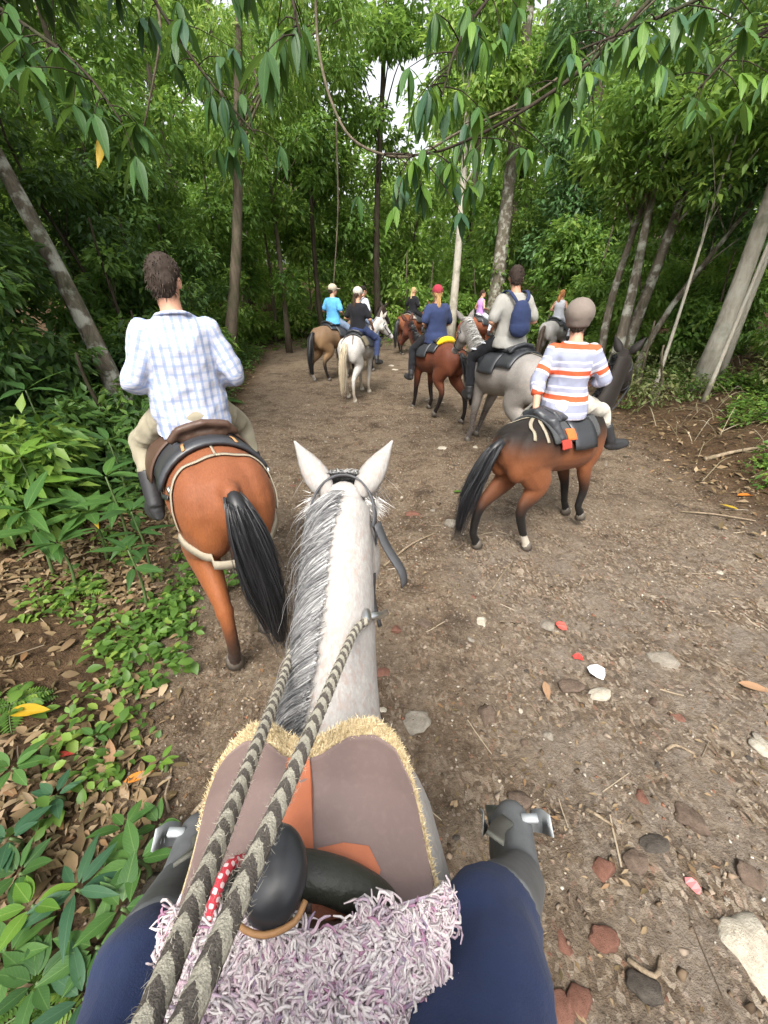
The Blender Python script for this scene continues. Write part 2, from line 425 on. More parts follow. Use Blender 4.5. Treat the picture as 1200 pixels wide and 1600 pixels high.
def horse(name, label, loc, heading, s, colf, furmat, hairmat, mane_col, tail_col, neck_el=38, neck_len=.80, neck_yaw=0, head_yaw=0,
          head_drop=48, legs=((0, 0), (0, 0), (0, 0), (0, 0)), tail_sway=(.05, -.16), tail_len=.92, voxel=.018, nstr=140,
          hoof_col=(.10, .085, .07), mane_side=-1, tail_r=.075, strw=.010, group='horses of the trail ride', mane=True):
    """heading: degrees clockwise from +Y.  legs: (dy, lift) for fore left, fore right, hind left, hind right"""
    t = thing(name, label, 'horse', (loc[0], loc[1], G(loc[0], loc[1])), -R(heading), group)
    t.scale = (s, s, s)
    m = MB()
    P = np.stack([TR_Y * 0, TR_Y, TR_Z], 1)
    m.tube(P, TR_W, TR_H, n=22)
    # croup muscle and shoulders
    for sx in (-1, 1):
        m.ell((sx * .13, -.56, 1.10), (.15, .22, .26)); m.ell((sx * .14, .42, 1.02), (.105, .17, .27))
        m.ell((sx * .11, -.69, 1.02), (.11, .10, .18))
    # neck
    ny_, ne = R(neck_yaw), R(neck_el)
    B = np.array([0, .40, 1.14]); mid_dir = rotz2(np.array([0, math.cos(ne * .75), math.sin(ne * .75)]), ny_ * .5)
    poll = B + neck_len * rotz2(np.array([0, math.cos(ne), math.sin(ne)]), ny_ * .8)
    Mp = B + neck_len * .52 * mid_dir + np.array([0, 0, .02])
    NP = bez([B + np.array([0, -.10, -.03]), B + .14 * mid_dir, Mp, poll], 12)
    k = len(NP); q = np.linspace(0, 1, k)
    side = np.stack([np.cos(ny_ * q), np.sin(ny_ * q), 0 * q], 1)
    NW = np.interp(q, [0, .3, .6, 1], [.165, .125, .100, .086]); NH = np.interp(q, [0, .3, .6, 1], [.27, .215, .155, .115])
    m.tube(NP, NW, NH, side=side, n=16)
    # head
    hy, hd = R(neck_yaw + head_yaw), R(head_drop)
    hd_dir = rotz2(np.array([0, math.cos(hd), -math.sin(hd)]), hy); hside = rotz2(np.array([1., 0, 0]), hy)
    hup = np.cross(hside, hd_dir)
    HP = [poll + hd_dir * d - hup * o for d, o in ((-.05, -.02), (.05, .015), (.16, .06), (.27, .07), (.38, .055), (.47, .05), (.535, .055), (.56, .06))]
    m.tube(HP, [.05, .085, .092, .076, .056, .052, .056, .03], [.085, .125, .135, .105, .08, .068, .066, .04], side=hside, n=16)
    for sx in (-1, 1):
        m.ell(poll + hd_dir * .15 - hup * .11 + hside * sx * .068, (.048, .10, .09))
        m.ell(poll + hd_dir * .16 - hup * .01 + hside * sx * .072, (.028, .035, .028))
        m.ell(poll + hd_dir * .51 - hup * .045 + hside * sx * .045, (.02, .03, .025))
    # legs
    hooves = []
    for i, (sx, fore) in enumerate(((-1, 1), (1, 1), (-1, 0), (1, 0))):
        dy, lf = legs[i]
        if fore:
            J = [(sx * .15, .44, .98), (sx * .145, .36 + dy * .12, .80), (sx * .135, .38 + dy * .55 + lf * .4, .46 + lf * .45), (sx * .13, .375 + dy * .98 - lf * .25, .20 + lf * .9),
                 (sx * .13, .42 + dy, .085 + lf), (sx * .13, .43 + dy, .03 + lf)]
            ru = [.085, .075, .05, .036, .042, .045]; rv = [.13, .105, .058, .042, .048, .05]
            kn = [(2, .052), (3, .043)]
        else:
            J = [(sx * .15, -.56, 1.02), (sx * .165, -.43 + dy * .1, .80), (sx * .155, -.55 + dy * .35, .66 + lf * .2), (sx * .145, -.71 + dy * .62 + lf * .15, .50 + lf * .45),
                 (sx * .14, -.68 + dy * .95 - lf * .2, .21 + lf * .8), (sx * .14, -.625 + dy, .085 + lf), (sx * .14, -.61 + dy, .03 + lf)]
            ru = [.115, .105, .075, .046, .036, .042, .046]; rv = [.19, .165, .115, .066, .042, .048, .05]
            kn = [(3, .056), (4, .043)]
        m.tube(bez(J, 18), np.interp(np.linspace(0, 1, len(bez(J, 18))), np.linspace(0, 1, len(J)), ru), np.interp(np.linspace(0, 1, len(bez(J, 18))), np.linspace(0, 1, len(J)), rv), n=12)
        for a, r in kn: m.ell(J[a], (r, r * 1.1, r * 1.25), nu=10, nv=7)
        hooves.append(J[-1])
    # dock of the tail
    root = np.array([0, -.80, 1.26])
    m.tube([(0, -.70, 1.26), root, (0, -.86, 1.16)], [.06, .05, .035])
    me = remesh(m, 'horse_body', voxel * 1.2, 4)
    bvh = BVHTree.FromPolygons([Vector(v) for v in verts(me).tolist()], [tuple(p.vertices) for p in me.polygons])
    V = verts(me); C = colf(V, neck_axis=NP)
    attr_col(me, C)
    obj('body', me, furmat, t)
    # ears
    for sx in (-1, 1):
        b = poll + hside * sx * .055 + hup * .065 + hd_dir * .0
        tip = b + hup * .145 - hd_dir * .07 + hside * sx * .10
        ax = (tip - b); L = np.linalg.norm(ax)
        e = MB(); qs = np.linspace(0, 1, 7); wv = [.034, .048, .050, .043, .031, .016, .003]
        fw_ = np.array([hd_dir[0], hd_dir[1], 0]); outn = hside * sx * .30 + fw_ / np.linalg.norm(fw_) * .95; outn /= np.linalg.norm(outn)
        cv = np.cross(ax / L, outn)
        nseg = 9; EV = []; EF = []
        for shell in (1.0, .80):
            for q_, w_ in zip(qs, wv):
                c0 = b + ax * q_
                for j in range(nseg):
                    a = R(-125 + 250 * j / (nseg - 1))           # a C-shaped cup open to the side
                    EV.append(c0 + (cv * math.sin(a) * w_ - outn * math.cos(a) * w_ * .75) * shell)
        h = 7 * nseg
        for i in range(6):
            for j in range(nseg - 1):
                a0 = i * nseg + j
                EF.append((a0, a0 + 1, a0 + nseg + 1, a0 + nseg)); EF.append((h + a0, h + a0 + nseg, h + a0 + nseg + 1, h + a0 + 1))
            for j, fl in ((0, 0), (nseg - 1, 1)):
                a0 = i * nseg + j; f = (a0, a0 + nseg, h + a0 + nseg, h + a0); EF.append(f if fl else f[::-1])
        e.add(EV, EF)
        em = e.mesh('ear'); attr_col(em, colf(verts(em), neck_axis=NP, ear=True)); obj('ear', em, furmat, t)
        ey = MB().ell(poll + hd_dir * .165 - hup * .02 + hside * sx * .088, (.017, .02, .017), nu=10, nv=7); ey.build('eye', MATS['eye_dark'], t)
    for (hx, hy2, hz) in hooves:
        hm = MB(); hm.tube([(hx, hy2 - .005, hz + .055), (hx, hy2 + .005, hz + .02), (hx, hy2 + .018, hz - .03)], [.042, .05, .06], [.045, .055, .066], n=12)
        hb = hm.mesh('hoof'); attr_col(hb, np.tile(hoof_col, (len(hb.vertices), 1))); obj('hoof', hb, hairmat, t)
    # tail
    sway = np.array([tail_sway[0], tail_sway[1], 0])
    TP = bez([root + (0, .03, .015), root + np.array([0, -.07, -.05]) + sway * .1, root + np.array([0, -.11, -.28]) + sway * .4, root + np.array([0, -.12, -.28 - .32 * tail_len]) + sway * .75,
              root + np.array([0, -.10, -.30 - .72 * tail_len]) + sway * 1.05], 16)
    kq = np.linspace(0, 1, len(TP)); TRd = np.interp(kq, [0, .12, .4, .75, 1], [.03, .045, tail_r, tail_r * 1.05, tail_r * .45])
    tm = MB(); tm.tube(TP, TRd * .72, TRd * .72, n=10); tme = tm.mesh('tail'); attr_col(tme, np.tile(np.array(tail_col) * .8, (len(tme.vertices), 1)))
    tob = obj('tail', tme, hairmat, t)
    N = nstr * 3; K = 9
    th = rng.uniform(0, 6.28, N); rad = np.sqrt(rng.uniform(.3, 1, N)); st = rng.uniform(0, .45, N); en = np.clip(st + rng.uniform(.45, .75, N), 0, 1.0)
    ts = st[:, None] + (en - st)[:, None] * np.linspace(0, 1, K)[None]
    ctr = np.stack([np.interp(ts, kq, TP[:, a]) for a in range(3)], -1); rr = np.interp(ts, kq, TRd)
    wob = 1 + .35 * np.sin(ts * 7 + th[:, None] * 3) * ts
    S = ctr.copy(); S[..., 0] += np.cos(th)[:, None] * rr * rad[:, None] * wob; S[..., 1] += np.sin(th)[:, None] * rr * rad[:, None] * wob
    S[..., 2] -= ((en > .93) * rng.uniform(0, .12, N))[:, None] * np.linspace(0, 1, K)[None] ** 2
    S[..., :2] += rng.normal(size=(N, 1, 2)) * .02 * (np.linspace(0, 1, K) ** 2)[None, :, None]
    cols = np.array(tail_col)[None] * rng.uniform(.55, 1.5, (N, 1))
    strands('hair', S, rng.uniform(.6, 1.3, N) * strw, hairmat, tob, cols)
    # mane
    if mane:
        N = int(nstr * 2.2); q0 = rng.uniform(.18, 1.0, N); K = 7
        cp = np.stack([np.interp(q0, q, NP[:, a]) for a in range(3)], -1)
        Tn = np.gradient(NP, axis=0); Tn /= np.linalg.norm(Tn, axis=1, keepdims=True)
        tn = np.stack([np.interp(q0, q, Tn[:, a]) for a in range(3)], -1); sd = np.stack([np.interp(q0, q, side[:, a]) for a in range(3)], -1)
        up = np.cross(sd, tn); nh = np.interp(q0, q, NH); nw = np.interp(q0, q, NW)
        L = rng.uniform(.14, .27, N); a0 = rng.uniform(-.1, .1, N)
        us = np.linspace(0, 1, K)[None]
        ang = a0[:, None] + (L / .16)[:, None] * us * mane_side * .95
        off = 1.05 + .10 * rng.uniform(0, 1, (N, 1))
        S = cp[:, None] + sd[:, None] * (np.sin(ang) * (nw * 1.08)[:, None] * off)[..., None] + up[:, None] * (np.cos(ang) * nh[:, None] * off)[..., None]
        S += tn[:, None] * (rng.normal(size=(N, 1)) * .05 * us)[..., None]
        cols = np.array(mane_col)[None] * rng.uniform(.6, 1.5, (N, 1))
        strands('mane', S, rng.uniform(.7, 1.4, N) * strw * 1.1, hairmat, t, cols)
    t['np'] = 0
    del t['np']
    return dict(bvh=bvh, t=t, s=s, poll=poll, hdir=hd_dir, hside=hside, hup=hup, NP=NP, NW=NW, NH=NH, side=side, loc=(loc[0], loc[1], G(loc[0], loc[1])), heading=heading)

def W(hh, p):
    """horse-local point to world"""
    a = -R(hh['heading']); p = np.asarray(p, float) * hh['s']; q = rotz2(p, a); return q + np.array(hh['loc'])

# coat colours
def lerp(a, b, t): t = np.asarray(t)[:, None]; return np.array(a)[None] * (1 - t) + np.array(b)[None] * t
def coat(body, points=None, top=None, belly=None, sock=None, face=None, leg_z=(.42, .62)):
    def f(V, neck_axis=None, ear=False):
        z = V[:, 2]; C = np.tile(np.array(body, float), (len(V), 1))
        if belly is not None: C = C * (1 - sstep(z, .95, .80))[:, None] + np.array(belly) * sstep(z, .95, .80)[:, None]
        if top is not None:
            w = sstep(z + .05 * vnoise(V, 6), 1.0, 1.29)[:, None]; C = C * (1 - w) + np.array(top) * w
        if points is not None:
            w = sstep(z + .05 * vnoise(V, 8), leg_z[1], leg_z[0])[:, None]; C = C * (1 - w) + np.array(points) * w
            if ear: C = C * .5 + np.array(points) * .5
        if sock is not None:
            w = ((z < .20) & (V[:, 1] < 0) & (V[:, 0] * sock[0] > 0))[:, None]; C = np.where(w, np.array(sock[1]), C)
        return C * (1 + .06 * vnoise(V, 11, 2))[:, None]
    return f

t = NT('eye_dark'); t.col((.012, .008, .006)); t.rough(.08)
FUR = mat_fur('horse_coat'); FURG = mat_fur('grey_speckled_coat', speck=.55, rough=.6); HAIR = mat_hair('horse_hair')

# tack materials
LEATHER_BLACK = mat_plain('black_leather', (.035, .037, .042), .38, .3, 40, .2, .5)
LEATHER_BROWN = mat_plain('brown_leather', (.075, .042, .028), .5, .3, 40, .25)
WEB = mat_plain('khaki_webbing', (.27, .235, .175), .85, .2, 120, .3)
STEEL = mat_plain('dull_steel', (.55, .56, .56), .35, .1, 60, .05, .5, 1.0)
TAN = mat_plain('tan_leather', (.36, .19, .08), .6, .2, 60, .2)
BLANKET = mat_cloth('charcoal_blanket', (.06, .063, .065))
RED = mat_cloth('red_cloth', (.45, .05, .035)); ORANGE = mat_cloth('orange_cloth', (.62, .14, .04)); YELLOW = mat_cloth('yellow_cloth', (.75, .50, .02))

def snap(hh, p, nn, off):
    """lay points on the real coat surface"""
    out = []
    for a, b in zip(np.atleast_2d(p), np.atleast_2d(nn)):
        h = hh['bvh'].ray_cast(Vector((a + b * .2).tolist()), Vector((-b).tolist()), .5)
        out.append(np.array(h[0]) + b * off if h[0] is not None else a)
    return np.array(out)

def drape(mb, y0, y1, a0, a1, off, th, ny=10, na=16, front=None):
    """sheet with thickness lying on the trunk; front(a) shifts the front edge"""
    ys = np.linspace(0, 1, ny); As = np.linspace(a0, a1, na)
    V = []
    for o in (off, off + th):
        for q in ys:
            yv = y0 + (y1 + (np.array([front(a) for a in As]) if front else 0) - y0) * q + 0 * As
            p, n = tsurf(yv, As, o); V.append(p)
    V = np.concatenate(V); F = []; h = ny * na
    for i in range(ny - 1):
        for j in range(na - 1):
            a = i * na + j; F.append((a, a + na, a + na + 1, a + 1)); F.append((h + a, h + a + 1, h + a + na + 1, h + a + na))
    for i in range(ny - 1):
        for j, fl in ((0, 1), (na - 1, 0)):
            a = i * na + j; f = (a, a + na, h + a + na, h + a); F.append(f[::-1] if fl else f)
    for j in range(na - 1):
        for i, fl in ((0, 0), (ny - 1, 1)):
            a = i * na + j; f = (a, a + 1, h + a + 1, h + a); F.append(f[::-1] if fl else f)
    return mb.add(V, F)

def strap_on(hh, parent, path, w, mat, name='strap', off=.012, n=26, th=.006):
    """strap lying on the trunk, path = [(y, angle in degrees), ...]"""
    pth = bez([(a, R(b), 0) for a, b in path], n)
    p, nn = tsurf(pth[:, 0], pth[:, 1], off)
    p = snap(hh, p, nn, off * .6)
    return ribbon(MB(), p, nn, w, th).build(name, mat, parent)

def saddle(hh, label, blanket_mat, seat_mat, blanket_y=(-.34, .34), blanket_a=62, stirrups=True, cantle=True):
    t = thing('saddle', label, 'saddle', hh['loc'], -R(hh['heading'])); t.scale = (hh['s'],) * 3
    drape(MB(), blanket_y[0], blanket_y[1], -R(blanket_a), R(blanket_a), .012, .022).build('blanket', blanket_mat, t)
    m = MB()
    P = [(0, y, z) for y, z in ((-.30, 1.40), (-.24, 1.425), (-.10, 1.40), (.06, 1.405), (.20, 1.44), (.26, 1.47))]
    m.tube(P, [.13, .17, .165, .14, .11, .05], [.04, .065, .055, .05, .05, .03], n=16)
    if cantle: m.tube([(-.19, -.27, 1.40), (-.13, -.30, 1.475), (0, -.31, 1.50), (.13, -.30, 1.475), (.19, -.27, 1.40)], .03, .024, side=(0, 1, 0))
    m.tube([(0, .22, 1.42), (0, .25, 1.50), (0, .28, 1.55)], [.05, .03, .035])
    me = remesh(m, 'saddle_seat', .016, 4); obj('seat', me, seat_mat, t)
    for sx in (-1, 1):
        fl = MB(); drape(fl, -.14, .20, sx * R(30), sx * R(84), .038, .010, 6, 8)
        fl.build('flap', seat_mat, t)
    return t
# ------------------------------------------------------------------ people
SKIN = NT('skin'); SKIN.col(SKIN.mix(SKIN.noise(20, 3, .6, SKIN.obj()), (.46, .235, .15), (.58, .32, .22))); SKIN.rough(.5, .35)
SKIN.b.inputs['Subsurface Weight'].default_value = .08; SKIN.b.inputs['Subsurface Radius'].default_value = (.01, .004, .002); SKIN = SKIN.m
BOOT = mat_plain('black_rubber', (.028, .028, .03), .5, .3, 30, .15)
HAIRM = mat_hair('human_hair', .75, .2)

def hand(m, wr, d, up, k=1.0, curl=1.0):
    """palm, four bent fingers and a thumb; d = forearm direction, up = back of the hand"""
    d = np.asarray(d, float); d /= np.linalg.norm(d); up = np.asarray(up, float); up = up - (up @ d) * d; up /= np.linalg.norm(up); sd = np.cross(d, up)
    M = np.stack([sd, d, up], 1)
    m.ell(wr + d * .045 * k, (.038 * k, .055 * k, .017 * k), M, 12, 8)
    for i, (o, L) in enumerate(((-.029, .036), (-.010, .041), (.010, .039), (.029, .031))):
        a = wr + d * .082 * k + sd * o * k; b = a + (d * math.cos(.7 * curl) - up * math.sin(.7 * curl)) * L * k; c = b + (d * math.cos(1.7 * curl) - up * math.sin(1.7 * curl)) * L * .75 * k
        m.cap(a - d * .02 * k, b, .0095 * k, .0088 * k, 8); m.cap(b, c, .0088 * k, .0078 * k, 8)
    a = wr + d * .025 * k - sd * .03 * k; b = a + (d * .6 - sd * .7 - up * .3) * .042 * k; c = b + (d * .9 - up * .4) * .028 * k
    m.cap(a, b, .012 * k, .010 * k, 8); m.cap(b, c, .010 * k, .0085 * k, 8)

def person(name, label, loc, heading, seat, k=1.0, lean=.0, twist=0, head_yaw=0, head_pitch=0, head_roll=0, arms=None, legs=None,
           shirt=None, sleeve='short', loose=.018, trousers=None, boots=BOOT, boot_len=.5, hair=None, hair_col=(.05, .035, .025), cap=None,
           voxel=.014, shirt_hem=.02, group='riders of the trail ride', pat=None, tank=False, wr_amp=.006, bulk=0.0):
    t = thing(name, label, 'person', (loc[0], loc[1], loc[2] + seat), -R(heading), group)
    sc = k
    tw = R(twist)
    def T(p, f=1.0):
        p = np.asarray(p, float).copy(); p[1] += lean * max(p[2], 0) ** 1.3; return rotz2(p, tw * f) * sc
    hip = lambda sx: np.array([sx * .095, 0, .085]) * sc
    arms = arms or {}
    legs = legs or {}
    joints = {}
    for sx, nm in ((-1, 'L'), (1, 'R')):
        A = arms.get(nm, ((sx * .275, -.03, .29), (sx * .11, .22, .235)))
        joints['sh' + nm] = T((sx * .160, 0, .512)); joints['el' + nm] = T(A[0]); joints['wr' + nm] = T(A[1], .6)
        Lg = legs.get(nm, ((sx * .335, .29, -.15), (sx * .37, .13, -.56), (sx * .42, .31, -.60)))
        joints['kn' + nm], joints['an' + nm], joints['to' + nm] = [np.array(p, float) * sc for p in Lg]
    TZ = [0.0, .06, .15, .26, .38, .48, .55, .60]
    TW = [.155 + bulk, .175 + bulk, .165 + bulk, .150 + bulk, .165 + bulk * .5, .172, .125, .06]; TD = [.12, .128 + bulk * .6, .115 + bulk * .7, .105 + bulk * .7, .118 + bulk * .4, .115, .085, .06]
    def torso(m, add, z0=0.0, z1=.60):
        zs = np.linspace(z0, z1, 12); P = np.array([T((0, 0, z), z / .6) for z in zs])
        sd = np.array([rotz2(np.array([1., 0, 0]), tw * z / .6) for z in zs])
        m.tube(P, (np.interp(zs, TZ, TW) * sc + add), (np.interp(zs, TZ, TD) * sc + add), side=sd, n=18)
    # ---- body: one continuous skin surface
    m = MB(); torso(m, -.006)
    hc = T((0, .035, .745)); hM = np.array(Matrix.Rotation(R(head_yaw), 3, 'Z') @ Matrix.Rotation(R(head_pitch), 3, 'X') @ Matrix.Rotation(R(head_roll), 3, 'Y'))
    H = lambda p: hc + hM @ (np.asarray(p, float) * sc)
    m.tube([T((0, -.005, .56)), T((0, .0, .62)), H((0, -.015, -.06))], np.array([.068, .056, .056]) * sc, n=14)
    m.ell(H((0, -.005, .025)), np.array([.074, .094, .095]) * sc, hM); m.ell(H((0, .025, -.045)), np.array([.056, .066, .072]) * sc, hM)
    m.ell(H((0, .07, -.085)), np.array([.028, .022, .022]) * sc, hM, 10, 7); m.ell(H((0, .098, -.012)), np.array([.014, .018, .03]) * sc, hM, 10, 7)
    m.ell(H((0, .088, -.055)), np.array([.026, .010, .012]) * sc, hM, 10, 7); m.ell(H((0, .084, .028)), np.array([.05, .012, .012]) * sc, hM, 10, 7)
    for sx in (-1, 1): m.ell(H((sx * .076, -.008, -.01)), np.array([.011, .02, .034]) * sc, hM, 10, 7)
    for sx, nm in ((-1, 'L'), (1, 'R')):
        sh, el, wr = joints['sh' + nm], joints['el' + nm], joints['wr' + nm]
        m.cap(sh, el, .050 * sc, .040 * sc); m.cap(el, wr, .040 * sc, .027 * sc)
        d = wr - el; hand(m, wr, d, arms.get('up' + nm, (sx * .3, .2, 1)), sc, arms.get('curl' + nm, 1.0))
        h = hip(sx); kn, an, to = joints['kn' + nm], joints['an' + nm], joints['to' + nm]
        m.cap(h, kn, .062 * sc, .045 * sc); m.cap(kn, an, .046 * sc, .028 * sc)
    obj('body', remesh(m, 'person_body', .012 if voxel < .0125 else .016, 2), SKIN, t)
    for sx in (-1, 1): MB().ell(H((sx * .031, .083, .008)), (.012 * sc,) * 3, nu=8, nv=6).build('eye', MATS['eye_dark'], t)
    # ---- trousers
    if trousers:
        m = MB(); torso(m, .004, -.02, .08); m.ell((0, -.02 * sc, .05 * sc), np.array([.17, .15, .10]) * sc)
        for sx, nm in ((-1, 'L'), (1, 'R')):
            h = hip(sx); kn, an = joints['kn' + nm], joints['an' + nm]
            e = kn + (an - kn) * (1 - boot_len if boot_len < .99 else .0)
            m.cap(h, kn, .105 * sc, .075 * sc); m.cap(kn, e, .073 * sc, .062 * sc)
        me = remesh(m, 'trousers', max(voxel, .012) if voxel < .0125 else voxel * 1.25, 3); displace(me, .009 if voxel > .0105 else .019, 16 if voxel > .0105 else 9.5, 3, (.6, 1.5, 1.0), ridge=True); obj('trousers', me, trousers, t)
    # ---- boots
    for sx, nm in ((-1, 'L'), (1, 'R')):
        kn, an, to = joints['kn' + nm], joints['an' + nm], joints['to' + nm]
        d = (to - an); d = d / np.linalg.norm(d); m = MB(); s0 = an + (kn - an) * max(boot_len, .12); bk = 1.22 if voxel < .0105 else 1.0
        m.tube([s0, an + (kn - an) * .12, an], np.array([.066, .056, .055]) * sc, np.array([.070, .060, .060]) * sc)
        dn = np.array([0, 0, -.055]) * sc; heel = an + dn - d * .03 * sc
        m.tube([heel - d * .02 * sc, heel + d * .05 * sc, heel + d * .14 * sc, to + dn * .6, to + dn * .6 + d * .05 * sc], np.array([.03, .042, .05, .048, .022]) * sc * bk, np.array([.03, .05, .045, .036, .018]) * sc * bk)
        m.tube([an, heel + d * .04 * sc], np.array([.05, .045]) * sc); m.cap(an + dn * .35, to + dn * .3, .046 * sc * bk, .040 * sc * bk)
        obj('boot', remesh(m, 'boot', .012 if voxel < .0125 else .016, 3), boots, t)
    # ---- shirt
    if shirt:
        m = MB(); torso(m, loose, shirt_hem, .595)
        if loose > .02: m.tube([T((0, 0, shirt_hem - .03)), T((0, 0, .10))], np.array([.195, .18]) * sc + loose, np.array([.165, .14]) * sc + loose, n=18)
        for sx, nm in ((-1, 'L'), (1, 'R')):
            sh, el, wr = joints['sh' + nm], joints['el' + nm], joints['wr' + nm]
            lo = loose * .8
            if tank: continue
            m.ell(sh, np.array([.056, .056, .054]) * sc + lo * .6)
            if sleeve == 'long': m.cap(sh, el, .052 * sc + lo, .050 * sc + lo); m.cap(el, el + (wr - el) * .92, .050 * sc + lo, .036 * sc + lo * .5)
            elif sleeve == 'three': m.cap(sh, el, .058 * sc + lo, .050 * sc + lo); m.cap(el, el + (wr - el) * .22, .052 * sc + lo, .05 * sc + lo)
            else: m.cap(sh, sh + (el - sh) * .78, .058 * sc + lo, .054 * sc + lo)
        me = remesh(m, 'shirt', voxel if pat else max(.014, voxel * 1.25), 3); displace(me, wr_amp, 11, 1, (1.1, 1.1, .9), ridge=True); displace(me, wr_amp * .5, 26, 4)
        if pat:
            V = verts(me); z = V[:, 2] / sc; u = V[:, 0] / sc; v = z.copy()
            for sx, nm in ((-1, 'L'), (1, 'R')):
                sh, el, wr = joints['sh' + nm], joints['el' + nm], joints['wr' + nm]
                for a, b, v0 in ((sh, el, 0), (el, wr, .28)):
                    d = b - a; L = np.linalg.norm(d); d = d / L; q = (V - a) @ d; off = V - a - np.clip(q, 0, L)[:, None] * d; dist = np.linalg.norm(off, axis=1)
                    on = (dist < .085 * sc + loose) & (np.abs(u) > .165) & (q > -.02)
                    ang = np.arctan2(off @ np.cross(d, (0, 0, 1)), off[:, 2]) 
                    u = np.where(on, .3 + ang * .06, u); v = np.where(on, .53 - (q / sc + v0), v)
            attr_v(me, np.stack([u, v, 0 * u], 1))
        obj('shirt', me, shirt, t)
    # ---- hair
    def hc_cols(n): return np.array(hair_col)[None] * rng.uniform(.6, 1.5, (n, 1))
    if hair:
        m = MB(); m.ell(H((0, -.012, .045)), np.array([.083, .100, .092]) * sc, hM); m.ell(H((0, -.055, -.0)), np.array([.074, .058, .085]) * sc, hM)
        me = remesh(m, 'hair', .010 if voxel < .0125 else .014, 2); displace(me, .006, 45, 2); attr_col(me, np.tile(np.array(hair_col) * .85, (len(me.vertices), 1)))
        ho = obj('hair', me, HAIRM, t)
        n = 500; V = verts(me); Nn = normals(me); idx = rng.integers(0, len(V), n); b = V[idx]; nn = Nn[idx]
        dn = -np.asarray(hM)[:, 2] * .7 - np.asarray(hM)[:, 1] * .3
        S = np.stack([b - nn * .004, b + nn * .007 * sc + dn * .008, b + nn * .008 * sc + dn * .024], 1) + rng.normal(size=(n, 1, 3)) * .002
        strands('strand', S, .006, HAIRM, ho, hc_cols(n))
        if hair in ('ponytail', 'long'):
            L = .30 if hair == 'ponytail' else .24; n = 160; K = 7; us = np.linspace(0, 1, K)
            p0 = H((0, -.10, -.0))
            base = np.array([p0 + np.array([0, -.035 * math.sin(u * 2.2), -L * u * 1.15]) * sc for u in us])
            th = rng.uniform(0, 6.28, n); rr = np.sqrt(rng.uniform(0, 1, n)) * .032 * sc
            wd = np.interp(us, [0, .25, .7, 1], [.5, 1.1, 1.0, .4]); S = base[None] + np.stack([np.cos(th) * rr, np.sin(th) * rr * .6, 0 * rr], -1)[:, None] * wd[None, :, None]
            if hair == 'long': S[..., 0] *= 1.7
            strands('ponytail', S, .012, HAIRM, t, hc_cols(n))
    if cap:
        kind, cm = cap
        if kind == 'beanie':
            m = MB(); m.ell(H((0, -.02, .075)), np.array([.122, .135, .120]) * sc, hM, 20, 14); m.tube([H((0, -.02, -.035)), H((0, -.02, .03))], np.array([.088, .11]) * sc, np.array([.10, .125]) * sc, side=hM[:, 0], n=20)
            me = remesh(m, 'beanie', .011, 4); displace(me, .004, 18, 4)
        else:
            m = MB(); m.ell(H((0, -.010, .052)), np.array([.093, .113, .098]) * sc, hM, 18, 12)
            br = 1 if kind == 'cap' else 0
            if br: m.ell(H((0, .125, .035)), np.array([.070, .075, .009]) * sc, hM, 16, 8)
            me = remesh(m, 'cap', .008, 3)
        obj('cap' if kind != 'beanie' else 'beanie', me, cm, t)
    return dict(t=t, J=joints, H=H, T=T, hM=hM)

# patterned cloth
t = NT('checked_shirt'); p = t.attr('pat', 'Vector'); sp = t.new('ShaderNodeSeparateXYZ'); t.l.new(p, sp.inputs[0])
def band(t, v, period, width, ph=0.0):
    x = t.math('FRACT', t.math('ADD', t.math('MULTIPLY', v, 1 / period), ph + 50)); x = t.math('ABSOLUTE', t.math('SUBTRACT', x, .5)); return t.math('LESS_THAN', x, width / period / 2)
c = (.44, .455, .51)
c = t.mix(t.math('MULTIPLY', band(t, sp.outputs[0], .042, .015), .62), c, (.17, .24, .44))
c = t.mix(t.math('MULTIPLY', band(t, sp.outputs[0], .042, .004, .5), .35), c, (.40, .42, .62))
c = t.mix(t.math('MULTIPLY', band(t, sp.outputs[1], .046, .013), .42), c, (.20, .27, .46))
c = t.mix(t.math('MULTIPLY', band(t, sp.outputs[1], .046, .004, .5), .25), c, (.55, .45, .60))
t.col(c); t.rough(.85, .2); t.bump(t.noise(18, 4, .6, t.obj()), .25, .01); CHECK = t.m
t = NT('striped_shirt'); p = t.attr('pat', 'Vector'); sp = t.new('ShaderNodeSeparateXYZ'); t.l.new(p, sp.inputs[0])
v = t.math('ADD', sp.outputs[1], t.math('MULTIPLY', t.math('SUBTRACT', t.noise(5, 1, .5, t.obj()), .5), .03))
x = t.math('FRACT', t.math('ADD', t.math('MULTIPLY', v, 1 / .215), 10 - .28))
rp = t.ramp(x, [(0, (.25, .265, .35)), (.14, (.25, .265, .35)), (.15, (.50, .48, .52)), (.24, (.50, .48, .52)), (.25, (.55, .095, .04)), (.43, (.55, .095, .04)), (.44, (.52, .49, .53)),
                (.55, (.52, .49, .53)), (.56, (.28, .29, .38)), (.72, (.28, .29, .38)), (.73, (.46, .45, .52)), (.80, (.46, .45, .52)), (.81, (.25, .265, .35))])
rp.node.color_ramp.interpolation = 'CONSTANT'
t.col(rp); t.rough(.9, .2); t.bump(t.noise(22, 4, .6, t.obj()), .3, .01); STRIPE = t.m
KHAKI = mat_cloth('khaki_cotton', (.29, .26, .19)); CREAM = mat_cloth('cream_cotton', (.48, .45, .39)); NAVY = mat_cloth('navy_cotton', (.030, .042, .10))
BLACKC = mat_cloth('black_cotton', (.016, .016, .019)); GREYT = mat_cloth('light_grey_cotton', (.33, .32, .295)); BLUET = mat_cloth('sky_blue_cotton', (.10, .34, .62))
